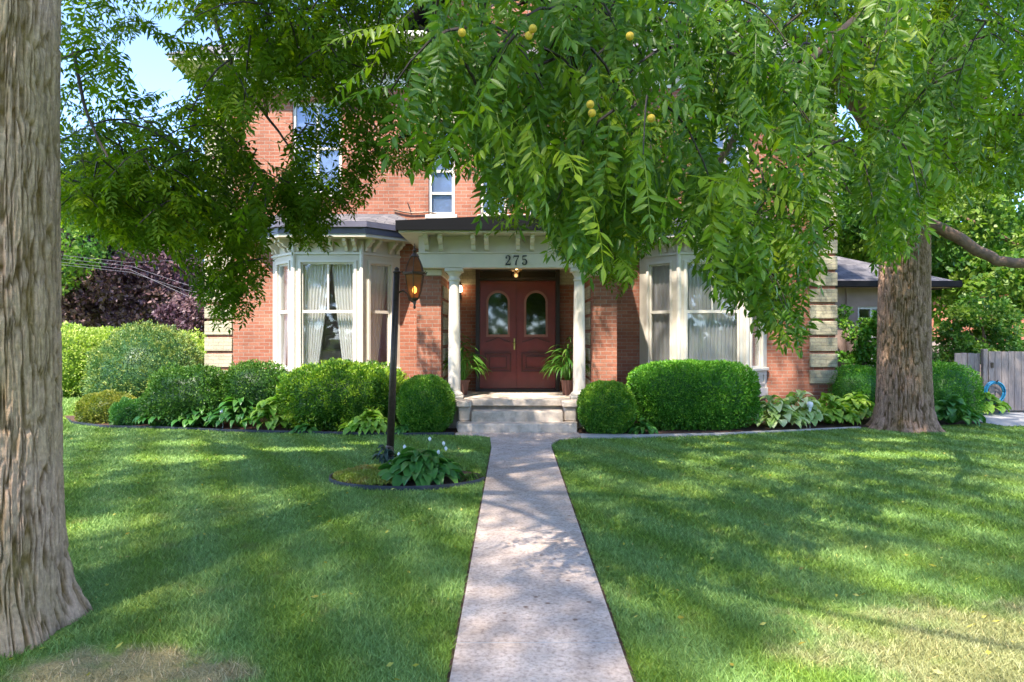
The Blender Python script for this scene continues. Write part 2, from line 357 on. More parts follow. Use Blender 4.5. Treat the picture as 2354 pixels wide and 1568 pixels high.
# pale curved concrete strip along the right bed
m = MB(); rg = []
for i in range(25):
    t = i / 24; x = 1.16 + t * 5.3; yb = interp(BEDR, x) - .03; wd = .34 * (1 - t) ** 3 + .10
    rg.append([(x, yb - wd, -.03), (x, yb - wd, .028), (x, yb, .028), (x, yb, -.03)])
m.loft(rg); m.build('path_edging', M['concretedrive'], kind='structure')
m = MB(); rg = []
for i in range(40):
    x = -9 + i / 39 * 8.0; yb = interp(BEDL, x) - .01; rg.append([(x, yb - .02, -.03), (x, yb - .02, .05), (x, yb, .05), (x, yb, -.03)])
m.loft(rg); m.build('bed_edging', M['plastic'], label='black plastic edging strip along the left flower bed under the bay', cat='edging')
# ------------------------------------------------------------------ grass blades
LB = (-1.25, 8.25)       # lamp bed centre
def grass():
    zones = [(2.6, 4.2, 10500, .0048, .032), (4.2, 6, 6800, .006, .032), (6, 8.5, 3700, .009, .032), (8.5, 13.2, 1800, .014, .030), (13.2, 19, 500, .022, .05)]
    V = []; T = []
    for y0, y1, den, wd, hh in zones:
        xm = y1 * .78 + .8; n = int((y1 - y0) * 2 * xm * den); x = rng.uniform(-xm, xm, n); y = rng.uniform(y0, y1, n)
        k = (x < -.317 - .025 * rng.random(n)) | (x > .612 + .025 * rng.random(n))
        k &= ~((y > 10.9) & (x > -1.0) & (x < 1.16) & (y > 11.9 - 1.0 * np.clip((x - .6) / .5, -.05, 1) * 0 - .4 * (x > .6)))
        bl = interp(BEDL, x) - .04; br = interp(BEDR, x) - .12 - .34 * np.clip(1 - (x - 1.16) / 5.3, 0, 1) ** 3
        k &= np.where(x < 0, (y < bl) | (x < -9.6), (y < br) | (x < 1.16)) & ~((x > -1.1) & (x < 1.2) & (y > 11.7))
        k &= ~((x > 9.3) & (y > 12.9)); k &= ~((x < -9.9) & (y > 19.5)); k &= ~((x > -8) & (y > 14))
        k &= ((x - LB[0]) / .93) ** 2 + ((y - LB[1]) / .62) ** 2 > 1
        nz = fbm(np.c_[x * 2.2, y * 2.2, 0 * x])
        bare = ((x + 2.0) / .75) ** 2 + ((y - 3.55) / .42) ** 2 + (nz - .5) * 3.2 + rng.normal(0, .35, n) < .4
        k &= ~(bare & (rng.random(n) < .8)); k &= (x + 3.1) ** 2 + (y - 4.05) ** 2 > .22
        x = x[k]; y = y[k]; nz = nz[k]; n = len(x)
        a = rng.uniform(0, 2 * np.pi, n); b = rng.uniform(0, 2 * np.pi, n); h = hh * rng.uniform(.4, 1.2, n) * (.7 + .6 * nz); ln = h * rng.uniform(.3, 1.5, n)
        dx = np.cos(a) * wd * .5; dy = np.sin(a) * wd * .5; tx = x + np.cos(b) * ln; ty = y + np.sin(b) * ln; z0 = 0 * x
        V.append(np.stack([np.c_[x - dx, y - dy, z0], np.c_[x + dx, y + dy, z0], np.c_[tx + dx * .35, ty + dy * .35, h], np.c_[tx - dx * .35, ty - dy * .35, h]], 1).reshape(-1, 3))
        T.append(np.repeat(np.clip(rng.random(n) ** 1.2 * .97 + (rng.random(n) > .985) * .3, 0, 1), 4))
    V = np.concatenate(V); T = np.concatenate(T)
    npmesh('grass', V, np.arange(len(V)).reshape(-1, 4), M['grass'], tint=T, label='short mown green grass of the front lawn', kind='stuff')
grass()
# ------------------------------------------------------------------ the house
house = empty('brick_house', (.1, 14.5, 0), 'large red brick house with cream corner blocks, two bays and porch numbered 275', 'house')
WY = 14.5; XL, XR = X(475, WY), X(1920, WY); WT = 7.35
def holes_wall(m, x0, x1, z0, z1, y0, y1, holes):
    xs = sorted({x0, x1, *[h[0] for h in holes], *[h[1] for h in holes]}); zs = sorted({z0, z1, *[h[2] for h in holes], *[h[3] for h in holes]})
    for j in range(len(zs) - 1):
        run = None
        for i in range(len(xs) - 1):
            cx = (xs[i] + xs[i + 1]) / 2; cz = (zs[j] + zs[j + 1]) / 2
            solid = not any(h[0] < cx < h[1] and h[2] < cz < h[3] for h in holes)
            if solid and run is None: run = xs[i]
            if run is not None and (not solid or i == len(xs) - 2):
                m.box(run, xs[i + 1] if solid else xs[i], y0, y1, zs[j], zs[j + 1]); run = None
BL, BR = -3.73, 4.06
upl = (X(672, WY), X(785, WY)); upr = (X(1612, WY), X(1725, WY)); uz = (Z(445, WY), Z(235, WY))
cw = [(X(a, WY), X(b, WY)) for a, b in ((985, 1045), (1104, 1165), (1209, 1270), (1329, 1389))]; cz = (Z(494, WY), Z(290, WY))
DO = (X(1094, 14.45), X(1286, 14.45), .545, Z(618, 14.45))
holes = [(*upl, *uz), (*upr, *uz)] + [(*c, *cz) for c in cw] + [DO] + [(b - 1.3, b + 1.3, .75, 3.6) for b in (BL, BR)]
m = MB(); holes_wall(m, XL, XR, .45, WT, WY, WY + .3, holes)
m.box(XL, XL + .3, WY + .3, 24, .0, WT); m.box(XR - .3, XR, WY + .3, 24, .0, WT); m.box(XL + .3, XR - .3, 23.7, 24, 0, WT)
gx0, gx1 = X(935, WY), X(1440, WY); gc = (gx0 + gx1) / 2
m.prism([(gx0 + .15, WT), (gx1 - .15, WT), (gx1 - .15, 8.0), (gc, 10.2), (gx0 + .15, 8.0)], WY, WY + .3)
m.build('wall', M['brick'], house)
m = MB(); m.box(XL - .06, XR + .06, WY - .06, WY + .3, 0, .45); m.box(XL - .03, XR + .03, WY - .03, WY, .45, .53); m.build('plinth', M['brick'], house)
for xa, sx in ((XL, 1), (XR, -1)):
    m = MB(); z = .70; xb = xa + sx * .55
    while z < WT - .4:
        m.box(min(xa - sx * .035, xb), max(xa - sx * .035, xb), WY - .035, WY + .6, z, z + .285, .008); z += .345
    m.build('quoins', M['cream'], house)
# window builder in a wall-local frame
def window(parent, x0, x1, z0, z1, y, mull=True, head=True, pmat_='skyglass', rails=1, blind=True):
    fr = MB(); t = .06
    for a in ((x0, x0 + t, z0, z1), (x1 - t, x1, z0, z1), (x0 + t, x1 - t, z1 - t, z1), (x0 + t, x1 - t, z0, z0 + t)): fr.box(a[0], a[1], y + .05, y + .16, a[2], a[3])
    for i in range(rails): zz = z0 + (z1 - z0) * (i + 1) / (rails + 1); fr.box(x0 + t, x1 - t, y + .07, y + .13, zz - .025, zz + .025)
    if mull: xm = (x0 + x1) / 2; fr.box(xm - .03, xm + .03, y + .06, y + .14, z0 + t, z1 - t)
    f = fr.build('window', M['trim'], parent)
    MB().box(x0 + t, x1 - t, y + .095, y + .10, z0 + t, z1 - t).build('pane', M[pmat_], f)
    if blind: MB().box(x0 + t, x1 - t, y + .125, y + .13, z0 + t, z1 - t).build('blind', M['blind'], f)
    MB().box(x0 - .06, x1 + .06, y - .07, y + .05, z0 - .09, z0, .01).build('sill', M['paint'], f)
    if head:
        m = MB(); xm = (x0 + x1) / 2; hw = (x1 - x0) / 2; n = 14; o = []; i_ = []
        for k in range(n + 1):
            u = -1 + 2 * k / n; i_.append((xm + u * (hw + .02), z1 - .04 + .16 * (1 - u * u))); o.append((xm + u * (hw + .14), z1 + .20 + .20 * (1 - u * u)))
        for k in range(n): m.prism([i_[k], i_[k + 1], o[k + 1], o[k]], y - .05, y + .04)
        m.build('window_head', M['cream'], f)
    return f
window(house, *upl, *uz, WY); window(house, *upr, *uz, WY)
for c in cw: window(house, *c, *cz, WY, mull=False, rails=3)
# rooms behind the glass
for (a, b, z0, z1, nm) in ((BL - 1.35, BL + 1.35, .6, 3.62, 'room'), (BR - 1.35, BR + 1.35, .6, 3.62, 'room'), (XL + .5, XR - .5, 4.3, 7.2, 'upper_room')):
    y0, y1 = WY + .302, WY + 2.3; t = .05; m = MB()
    m.box(a, b, y1, y1 + t, z0, z1); m.box(a - t, a, y0, y1, z0, z1); m.box(b, b + t, y0, y1, z0, z1); m.box(a, b, y0, y1, z0 - t, z0); m.box(a, b, y0, y1, z1, z1 + t)
    if nm == 'room': m.box(a + .5, a + 1.9, y0 + 1.4, y0 + 1.9, z0, z0 + .78, .03); m.box(a + .5, a + 1.9, y0 + 1.85, y0 + 2.0, z0 + .78, z0 + 1.15, .03)
    m.build(nm, M['room'], house)
def local(ax, ay, bx, by):
    L = math.hypot(bx - ax, by - ay); u = Vector(((bx - ax) / L, (by - ay) / L, 0)); v = Vector((-u.y, u.x, 0))   # v points into the house
    return Matrix(((u.x, v.x, 0, ax), (u.y, v.y, 0, ay), (0, 0, 1, 0), (0, 0, 0, 1))), L
GB, GT, MR = 1.05, 3.20, Z(716, 13.8)
def bay(xc, lab, cl, clname):
    pts = [(xc - 1.35, WY), (xc - .69, 13.8), (xc + .69, 13.8), (xc + 1.35, WY)]
    body = MB(); panes = []; sash = MB(); mould = MB()
    for k in range(3):
        mt, L = local(*pts[k], *pts[k + 1]); body.m = mt; sash.m = mt; mould.m = mt
        e = .0
        wx0, wx1 = (.15, L - .15) if k == 1 else (.24, L - .20) if k == 0 else (.20, L - .24)
        body.box(0, L, 0, .12, .45, GB - .05); body.box(0, L, 0, .12, GT + .05, 3.66)
        body.box(0, wx0, 0, .12, GB - .05, GT + .05); body.box(wx1, L, 0, .12, GB - .05, GT + .05)
        body.box(wx0, wx1, 0, .12, GB - .05, GB); body.box(wx0, wx1, 0, .12, GT, GT + .05)
        # raised frame, sill and panel mouldings
        f = .05
        for a in ((wx0 - f, wx0, GB, GT + f), (wx1, wx1 + f, GB, GT + f), (wx0, wx1, GT, GT + f)): mould.box(a[0], a[1], -.025, -.001, a[2], a[3])
        mould.box(.03, L - .03, -.07, -.002, GB - .06, GB - .004, .008); mould.box(.0, L, -.035, -.002, 3.36, 3.40); mould.box(0, L, -.03, -.002, .46, .62)
        for a in ((.14, L - .14, .70, .73), (.14, L - .14, .90, .93), (.14, .17, .73, .90), (L - .17, L - .14, .73, .90)): mould.box(a[0], a[1], -.02, -.002, a[2], a[3])
        t = .035
        for a in ((wx0, wx0 + t, GB, GT), (wx1 - t, wx1, GB, GT), (wx0 + t, wx1 - t, GT - t, GT), (wx0 + t, wx1 - t, GB, GB + t), (wx0 + t, wx1 - t, MR - .03, MR + .03)): sash.box(a[0], a[1], .03, .085, a[2], a[3])
        if k == 1: sash.box((wx0 + wx1) / 2 - .018, (wx0 + wx1) / 2 + .018, .04, .08, MR + .03, GT - t)
        pm = MB(); pm.m = mt; pm.box(wx0 + t, wx1 - t, .055, .06, GB + t, GT - t); panes.append(pm)
    for k in (1, 2): mould.m = Matrix.Identity(4); mould.lathe([(.045, .62), (.045, 3.62)], *pts[k], 8)
    b = body.build('bay_window', M['paint'], house); tag(b, label=lab)
    mould.build('moulding', M['trim'], b); sash.build('sash', M['trim'], b)
    for pm in panes: pm.build('pane', M['glass'], b)
    # eave: soffit, gutter, roof, brackets
    def off(d): 
        k = math.tan(R(90 - math.degrees(math.atan2(.7, .66))) / 2) * 1.0
        q = .414 * d
        return [(xc - 1.35 - d * 1.38, WY), (xc - .69 - q, 13.8 - d), (xc + .69 + q, 13.8 - d), (xc + 1.35 + d * 1.38, WY)]
    o1, o2 = off(.42), off(.50)
    MB().prism(off(.40), 3.665, 3.72, 'z').build('soffit', M['paint'], b)
    MB().prism(o1, 3.72, 3.84, 'z').build('eave_board', M['greygutter'], b)
    gm = MB()
    for k in range(3):
        mt, L = local(*o2[k], *o2[k + 1]); gm.m = mt; gm.box(0, L, -.0, .11, 3.842, 3.95)
    gm.build('gutter', M['greygutter'], b)
    top = [(xc - 1.25, WY), (xc - .62, WY - .02), (xc + .62, WY - .02), (xc + 1.25, WY)]
    MB().loft([[(x, y, 3.952) for x, y in o2], [(x, y, 4.30) for x, y in top]]).build('bay_roof', M['shingle'], b)
    for k in range(3):
        mt, L = local(*pts[k], *pts[k + 1]); prs = [.12, .30, L / 2 - .09, L / 2 + .09, L - .30, L - .12] if k == 1 else [.10, .28, L - .28, L - .10]
        for u in prs:
            bm_ = MB(); bm_.m = mt
            bm_.prism([(0, 3.662), (-.27, 3.662), (-.27, 3.60), (-.2, 3.58), (-.17, 3.53), (-.09, 3.50), (-.06, 3.43), (0, 3.42)], u - .035, u + .035, 'x')
            bm_.build('bracket', M['paint'], b)
    return b
bay(BL, 'left bay window with white sheer curtains tied open', None, None)
bay(BR, 'right bay window with closed grey lace curtains', None, None)
def curtain(x0t, x1t, x0b, x1b, z0, z1, y0t, y1t, amp, waves, mat, label, name='curtain', bow=.0, group=None):
    nu, nz = waves * 8, 16; v = []
    for side in (0, 1):
        for j in range(nz + 1):
            t = j / nz
            for i in range(nu + 1):
                u = i / nu; s = t ** 1.0; a = x0t + (x0b - x0t) * (s + bow * math.sin(math.pi * s)); b = x1t + (x1b - x1t) * (s + bow * math.sin(math.pi * s))
                x = a + (b - a) * u; y = y0t + (y1t - y0t) * u + amp * math.sin(u * waves * 2 * math.pi + .6 * math.sin(3 * t + u * 5)) + side * .004
                v.append((x, y, z1 + (z0 - z1) * t))
    n1 = (nu + 1) * (nz + 1); q = []
    for j in range(nz):
        for i in range(nu):
            a = j * (nu + 1) + i; q += [(a, a + 1, a + nu + 2, a + nu + 1), (n1 + a, n1 + a + nu + 1, n1 + a + nu + 2, n1 + a + 1)]
    npmesh(name, v, q, mat, smooth=True, label=label, cat='curtain', group=group)
zt, zb = 3.22, .80
curtain(BL - .62, BL + .02, BL - .62, BL - .28, zb, zt, 14.0, 14.0, .022, 9, M['cloth'], 'left white sheer curtain swept aside in the middle window of left bay', bow=-.05)
curtain(BL + .03, BL + .62, BL + .30, BL + .62, zb, zt, 14.0, 14.0, .022, 9, M['cloth'], 'right white sheer curtain swept aside in the middle window of left bay', bow=-.05)
curtain(BL - 1.22, BL - .84, BL - 1.22, BL - 1.0, zb, zt, 14.58, 14.2, .015, 5, M['cloth'], 'narrow sheer curtain in the far left side window of the left bay')
curtain(BL + .72, BL + 1.12, BL + .72, BL + .84, zb, zt, 14.06, 14.48, .015, 6, M['cloth'], 'sheer curtain in the right side window of left bay beside the lamp')
curtain(BR - .62, BR + .62, BR - .62, BR + .62, zb, zt, 14.0, 14.0, .02, 16, M['cloth2'], 'wide closed lace curtain across the middle window of right bay')
curtain(BR - 1.24, BR - .74, BR - 1.24, BR - .74, zb, zt, 14.58, 14.06, .018, 7, M['cloth2'], 'grey lace curtain in the left side window of right bay')
curtain(BR + .74, BR + 1.24, BR + .74, BR + 1.24, zb, zt, 14.06, 14.58, .018, 7, M['cloth2'], 'dim lace curtain in the right side window of right bay')
# main cornice and roof
m = MB(); m.box(XL - .08, gx0, WY - .08, WY, 6.95, 7.352); m.box(XL - .55, gx0 + .1, WY - .55, WY, 7.352, 7.45); m.box(XL - .55, XL, WY, 24.4, 7.352, 7.45); m.build('cornice', M['paint'], house)
m = MB(); m.box(gx1, XR + .08, WY - .08, WY, 6.95, 7.352); m.box(gx1 - .1, XR + .55, WY - .55, WY, 7.352, 7.45); m.box(XR, XR + .55, WY, 24.4, 7.352, 7.45); m.build('cornice', M['paint'], house)
for i in range(14):
    for sx in (-1, 1):
        x = (XL + .4 + i * .38 if sx < 0 else XR - .4 - i * .38)
        if gx0 - .1 < x < gx1 + .1: continue
        MB().prism([(WY - .081, 7.35), (WY - .45, 7.35), (WY - .45, 7.27), (WY - .2, 7.18), (WY - .081, 7.0)], x - .05, x + .05, 'x').build('cornice_bracket', M['paint'], house)
m = MB(); rz = 7.46; x0, x1, y0, y1 = XL - .6, XR + .6, WY - .6, 24.5
m.add([(x0, y0, rz), (x1, y0, rz), (x1, y1, rz), (x0, y1, rz), (x0 + 4.2, y0 + 5, rz + 3.2), (x1 - 4.2, y0 + 5, rz + 3.2)], [(0, 1, 5, 4), (1, 2, 5), (2, 3, 4, 5), (3, 0, 4), (3, 2, 1, 0)])
m.build('roof', M['shingle'], house)
m = MB()
for sx, xe in ((-1, gx0 - .1), (1, gx1 + .1)):
    m.add([(xe, WY - .6, 7.95), (gc, WY - .6, 10.45), (gc, WY + 5, 10.45), (xe, WY + 5, 7.95), (xe, WY - .6, 8.13), (gc, WY - .6, 10.63), (gc, WY + 5, 10.63), (xe, WY + 5, 8.13)],
          [(0, 1, 2, 3), (4, 7, 6, 5), (0, 4, 5, 1), (3, 2, 6, 7), (0, 3, 7, 4)])
m.build('gable_roof', M['gutter'], house)
for a, b in ((gx0 - .12, gx0 + .5), (gx1 - .5, gx1 + .12)): MB().box(a, b, WY - .58, WY - .02, 7.84, 7.94).build('gable_return', M['trim'], house)
# ---- porch
EC = .09; PF = .545
porch = MB().box(EC - 1.94, EC + 1.94, 12.56, WY - .001, PF - .12, PF, .012).build('porch', M['stone'], house)
m = MB(); m.box(EC - 1.86, EC - .9, 12.64, WY - .002, 0, PF - .121); m.box(EC + .9, EC + 1.86, 12.64, WY - .002, 0, PF - .121); m.box(EC - .9, EC + .9, 12.70, WY - .002, 0, PF - .121); m.build('porch_base', M['stone'], porch)
MB().box(-.95, 1.14, 11.95, 12.27, 0, .178, .014).build('step', M['stone'], porch)
MB().box(-.73, .92, 12.25, 12.57, .0, .36, .014).build('step', M['stone'], porch)
for xa, xb in ((-.99, -.735), (.925, 1.18)):
    m = MB(); m.box(xa + .02, xb - .015, 12.29, 12.60, .18, .43, .02); m.box(xa - .02, xb + .0, 12.24, 12.555, .432, PF - .002, .018); m.box(xa, xb, 12.25, 12.55, .0, .178, .02); m.build('step_pedestal', M['stone'], porch)
for sx in (-1, 1):
    a, b = sorted((EC + sx * 1.90, EC + sx * 1.44)); MB().box(a, b, 12.95, WY - .003, PF, 2.86).build('brick_pier', M['brick'], porch)
    MB().box(a - .03, b + .03, 12.92, WY - .004, 2.862, 2.975, .01).build('pier_cap', M['paint'], porch)
    m = MB(); z = .62; xi = EC + sx * 1.44
    while z < 2.7: m.box(min(xi - sx * .03, xi - sx * .001), max(xi - sx * .03, xi - sx * .001), 13.25, WY - .01, z, z + .24, .006); z += .305
    m.build('quoins', M['cream'], porch)
    c = Vector((EC + sx * 1.17, 12.80, 0)); m = MB()
    m.box(c.x - .17, c.x + .17, c.y - .17, c.y + .17, PF, PF + .06, .008)
    m.lathe([(.158, PF + .06), (.162, PF + .085), (.145, PF + .11), (.122, PF + .125), (.115, PF + .16), (.115, 1.3), (.108, 2.0), (.096, 2.72), (.096, 2.74), (.112, 2.75), (.112, 2.775), (.096, 2.79), (.096, 2.83), (.135, 2.89), (.135, 2.905)], c.x, c.y, 28)
    m.box(c.x - .17, c.x + .17, c.y - .16, c.y + .16, 2.906, 2.976, .006)
    cc = m.build('column', M['paint'], porch)
    for p in cc.data.polygons: p.use_smooth = len(p.vertices) == 4 and abs(p.normal.z) < .5 and p.area < .06
m = MB(); e0, e1 = EC - 1.82, EC + 1.82
m.box(e0, e1, 12.63, 12.95, 2.98, 3.235); m.box(e0 - .03, e1 + .03, 12.60, 12.95, 3.237, 3.265, .006); m.box(e0, e1, 12.645, 12.95, 3.267, 3.565)
for a, b in ((e0, e0 + .3), (e1 - .3, e1)): m.box(a, b, 12.952, WY - .005, 2.98, 3.565)
m.box(EC - 2.12, EC + 2.12, 12.2, WY - .006, 3.567, 3.60)
m.box(e0 + .3, e1 - .3, 12.952, WY - .006, 3.40, 3.44)
m.build('entablature', M['paint'], porch)
for i, u in enumerate((-1.66, -1.40, -.80, -.56, 0.04 - .02, .28, .88, 1.12, 1.52, 1.72)):
    x = EC + u
    mb = MB().prism([(12.643, 3.563), (12.33, 3.563), (12.33, 3.48), (12.40, 3.46), (12.44, 3.41), (12.53, 3.385), (12.55, 3.31), (12.60, 3.285), (12.643, 3.285)], x - .038, x + .038, 'x')
    mb.build('bracket', M['paint'], porch)
m = MB(); m.add([(EC - 2.16, 12.12, 3.602), (EC + 2.16, 12.12, 3.602), (EC + 2.16, 12.12, 3.77), (EC, 12.12, 3.87), (EC - 2.16, 12.12, 3.77)] + [(EC - 2.16, WY - .01, 3.602), (EC + 2.16, WY - .01, 3.602), (EC + 2.16, WY - .01, 3.90), (EC, WY - .01, 4.0), (EC - 2.16, WY - .01, 3.90)],
          [(0, 1, 2, 3, 4), (5, 9, 8, 7, 6), (0, 4, 9, 5), (1, 6, 7, 2), (2, 7, 8, 3), (3, 8, 9, 4), (0, 5, 6, 1)]); m.build('porch_roof', M['gutter'], porch)
# house number, serif digits cut from strokes
def digit(ch, x, z, h):
    m = MB(); S = h
    def st(pts, ws):
        for k in range(len(pts) - 1):
            a = Vector(pts[k]); b = Vector(pts[k + 1]); d = (b - a); nrm = Vector((-d.y, d.x)).normalized(); a2 = a - d.normalized() * .012; b2 = b + d.normalized() * .012
            pl = [a2 + nrm * ws[k] / 2, b2 + nrm * ws[k + 1] / 2, b2 - nrm * ws[k + 1] / 2, a2 - nrm * ws[k] / 2]
            m.prism([(x + p.x * S, z + p.y * S) for p in pl], 12.612 - .0006 * k, 12.628)
    def ball(cx, cy, r): m.prism([(x + (cx + r * math.cos(a)) * S, z + (cy + r * math.sin(a)) * S) for a in [k * math.pi / 6 for k in range(12)]], 12.6105, 12.628)
    if ch == '2':
        ball(.13, .74, .085); st([(.07, .76), (.12, .9), (.26, .97), (.40, .93), (.48, .80), (.46, .62), (.34, .42), (.18, .22), (.06, .07)], [.05, .06, .07, .12, .16, .15, .12, .08, .06]); st([(.05, .07), (.52, .07)], [.14, .14]); st([(.52, .04), (.56, .26)], [.07, .04])
    if ch == '7':
        st([(.04, .92), (.55, .92)], [.15, .15]); st([(.06, .95), (.03, .70)], [.07, .04]); st([(.54, .9), (.38, .6), (.28, .35), (.25, .02)], [.07, .09, .14, .17])
    if ch == '5':
        st([(.14, .92), (.50, .94)], [.14, .12]); st([(.12, .96), (.10, .52)], [.05, .05]); st([(.10, .52), (.22, .60), (.36, .59), (.47, .48), (.50, .32), (.45, .15), (.32, .05), (.18, .05), (.09, .12)], [.05, .06, .09, .15, .17, .14, .08, .06, .06]); ball(.12, .2, .085)
    return m.build('house_number', M['digit'], porch)
for i, ch in enumerate('275'): digit(ch, X(1161 + i * 19, 12.63), Z(610, 12.63), .185)
# ---- doors
m = MB(); dx0, dx1 = DO[0], DO[1]; dy = 14.40
m.box(dx0, dx0 + .085, dy - .06, dy + .12, PF, DO[3]); m.box(dx1 - .085, dx1, dy - .06, dy + .12, PF, DO[3]); m.box(dx0 + .085, dx1 - .085, dy - .05, dy + .12, 2.875, 2.94); m.box(dx0 + .085, dx1 - .085, dy - .06, dy + .12, DO[3] - .05, DO[3]); m.box(dx0, dx1, dy - .12, dy + .12, PF + .001, PF + .05)
dfm = m.build('door_frame', M['darkwood'], house)
MB().box(dx0 + .085, dx1 - .085, dy + .02, dy + .03, 2.94, DO[3] - .05).build('transom_pane', M['doorglass'], dfm)
for x0, x1, sx in ((dx0 + .088, EC - .003, 1), (EC + .003, dx1 - .088, -1)):
    m = MB(); m.box(x0, x1, dy + .002, dy + .06, PF + .055, 2.87); cx = (x0 + x1) / 2
    d = m.build('door', M['door'], house)
    def arch(hw, z0, z1, nr=10): return [(cx - hw, z0), (cx + hw, z0)] + [(cx + hw * math.cos(a), z1 - hw + hw * math.sin(a)) for a in [math.pi * k / nr for k in range(nr + 1)]]
    MB().prism(arch(.205, 1.74, 2.62, 14), dy - .006, dy + .001).build('glass', M['doorglass'], d)
    ri = MB(); o = arch(.25, 1.69, 2.67, 14); i_ = arch(.205, 1.74, 2.62, 14)
    for k in range(len(o)): k2 = (k + 1) % len(o); ri.prism([o[k], o[k2], i_[k2], i_[k]], dy - .022, dy + .001)
    for q, rr in ((-1, .2), (1, .2)): pass
    ri.build('glass_moulding', M['doortrim'], d)
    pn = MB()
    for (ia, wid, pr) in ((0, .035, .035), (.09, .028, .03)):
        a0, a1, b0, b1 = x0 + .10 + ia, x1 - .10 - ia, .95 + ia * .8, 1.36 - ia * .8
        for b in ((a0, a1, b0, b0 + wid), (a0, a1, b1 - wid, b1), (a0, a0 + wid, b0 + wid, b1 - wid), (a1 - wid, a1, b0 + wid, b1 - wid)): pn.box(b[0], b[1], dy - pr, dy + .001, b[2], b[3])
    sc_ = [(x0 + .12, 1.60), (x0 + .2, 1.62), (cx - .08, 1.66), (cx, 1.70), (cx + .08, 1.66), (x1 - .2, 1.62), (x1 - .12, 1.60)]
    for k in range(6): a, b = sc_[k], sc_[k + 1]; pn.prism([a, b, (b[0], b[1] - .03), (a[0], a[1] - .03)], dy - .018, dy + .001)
    pn.build('door_panel', M['doorshade'], d)
    if sx > 0:
        MB().box(x1 - .055, x1 - .02, dy - .012, dy + .001, 1.42, 1.66, .004).build('lock_plate', M['gold'], d)
        MB().lathe([(.012, 0), (.03, .012), (.034, .03), (.02, .05)], 0, 0, 12).build('door_handle', M['gold'], d)
        hd = [o_ for o_ in d.children if o_.name.startswith('door_handle')][0]
        for v in hd.data.vertices: c_ = v.co.copy(); v.co = Vector((x1 - .037 + c_.x, dy - .012 - c_.z, 1.55 + c_.y))
    else: MB().box(x0 + .001, x0 + .03, dy - .022, dy + .001, PF + .06, 2.86).build('astragal', M['door'], d)
# vestibule dark behind doors
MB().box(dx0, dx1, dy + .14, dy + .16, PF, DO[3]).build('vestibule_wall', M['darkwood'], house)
# porch ceiling lamp and wall light
pl = empty('porch_lamp', (EC, 13.5, 3.2), 'small lit brass ceiling lamp above the red double doors', 'lamp')
MB().lathe([(.07, 3.40), (.07, 3.37), (.015, 3.36), (.015, 3.18), (.06, 3.16)], EC, 13.5, 12).build('lamp_stem', M['gold'], pl)
MB().lathe([(.03, 3.16), (.10, 3.12), (.12, 3.04), (.09, 2.99), (.03, 2.97)], EC, 13.5, 12).build('lamp_shade', glass('lamp_glass', (1, .8, .5), .1), pl)
MB().lathe([(.01, 3.11), (.035, 3.08), (.035, 3.04), (.01, 3.02)], EC, 13.5, 10).build('bulb', M['warmbulb'], pl)
wx, wz = X(1057, 14.35), Z(665, 14.35)
wl = empty('wall_lamp', (wx, 14.40, wz), 'lit wall lamp on the brick beside the left porch column', 'lamp')
MB().lathe([(.02, wz + .08), (.05, wz + .04), (.05, wz - .04), (.02, wz - .06)], wx, 14.38, 10).build('bulb', M['warmbulb'], wl)
m = MB(); m.lathe([(.06, wz + .08), (.045, wz + .10), (.01, wz + .15)], wx, 14.38, 10); m.lathe([(.03, wz - .06), (.03, wz - .10), (.005, wz - .14)], wx, 14.38, 10); m.box(wx - .03, wx + .03, 14.40, 14.497, wz - .2, wz - .1, .005); m.build('lamp_bracket', M['iron'], wl)
# cream header band above door flanks
for a, b in ((EC - 1.40, dx0), (dx1, EC + 1.40)): MB().box(a, b, WY - .03, WY - .001, 2.80, 3.38).build('cream_band', M['cream'], house)
# cable on the wall above the left bay
pts = [P(905, 482, 14.46), P(925, 487, 14.46), P(945, 490, 14.46), P(965, 489, 14.46), P(985, 488, 14.46), P(1010, 494, 14.46)]
MB().tube(pts, .016, 6).build('cable', M['iron'], house)
MB().tube([P(945, 490, 14.46), P(942, 478, 14.46), P(937, 466, 14.46)], .012, 6).build('cable', M['iron'], house)
# ---- side addition
add = empty('side_extension', (8.6, 17, 0), 'low extension with pinkish board siding and grey shingle roof behind right tree', 'house')
ax0, ax1 = XR + .02, 10.35; m = MB(); w0, w1, wz0, wz1 = X(1972, 17), X(2040, 17), .95, Z(705, 17)
holes_wall(m, ax0, ax1, 0, 2.98, 17, 17.2, [(w0, w1, wz0, wz1)]); m.box(ax0, ax0 + .2, 17.2, 21, 0, 2.98); m.box(ax1 - .2, ax1, 17.2, 21, 0, 2.98)
x = ax0 + .15
while x < ax1:
    if not (w0 - .03 < x < w1 + .03): m.box(x, x + .04, 16.97, 16.999, 0.02, 2.9)
    x += .32
m.build('wall', M['siding'], add); window(add, w0, w1, wz0, wz1, 17, mull=True, head=False, pmat_='glass', blind=False)
m = MB(); m.box(ax0, ax1, 18.3, 18.35, .1, 2.9); m.build('room', M['room'], add)
m = MB(); e = 16.45; ex = 10.75; m.add([(ax0, e, 3.02), (ex, e, 3.02), (ex, 21.4, 3.02), (ax0, 21.4, 3.02), (ax0, 18.9, 4.0), (ex - 2.2, 18.9, 4.0)], [(0, 1, 5, 4), (1, 2, 5), (2, 3, 4, 5), (3, 0, 4), (3, 2, 1, 0)]); m.build('roof', M['shingle'], add)
m = MB(); m.box(ax0, ex + .05, e - .10, e, 2.88, 3.03, .01); m.box(ex, ex + .1, e, 21.4, 2.88, 3.03, .01); m.build('gutter', M['gutter'], add)
m = MB(); m.box(ax0, ex, e, 17, 2.89, 2.93); m.build('soffit', M['siding'], add)
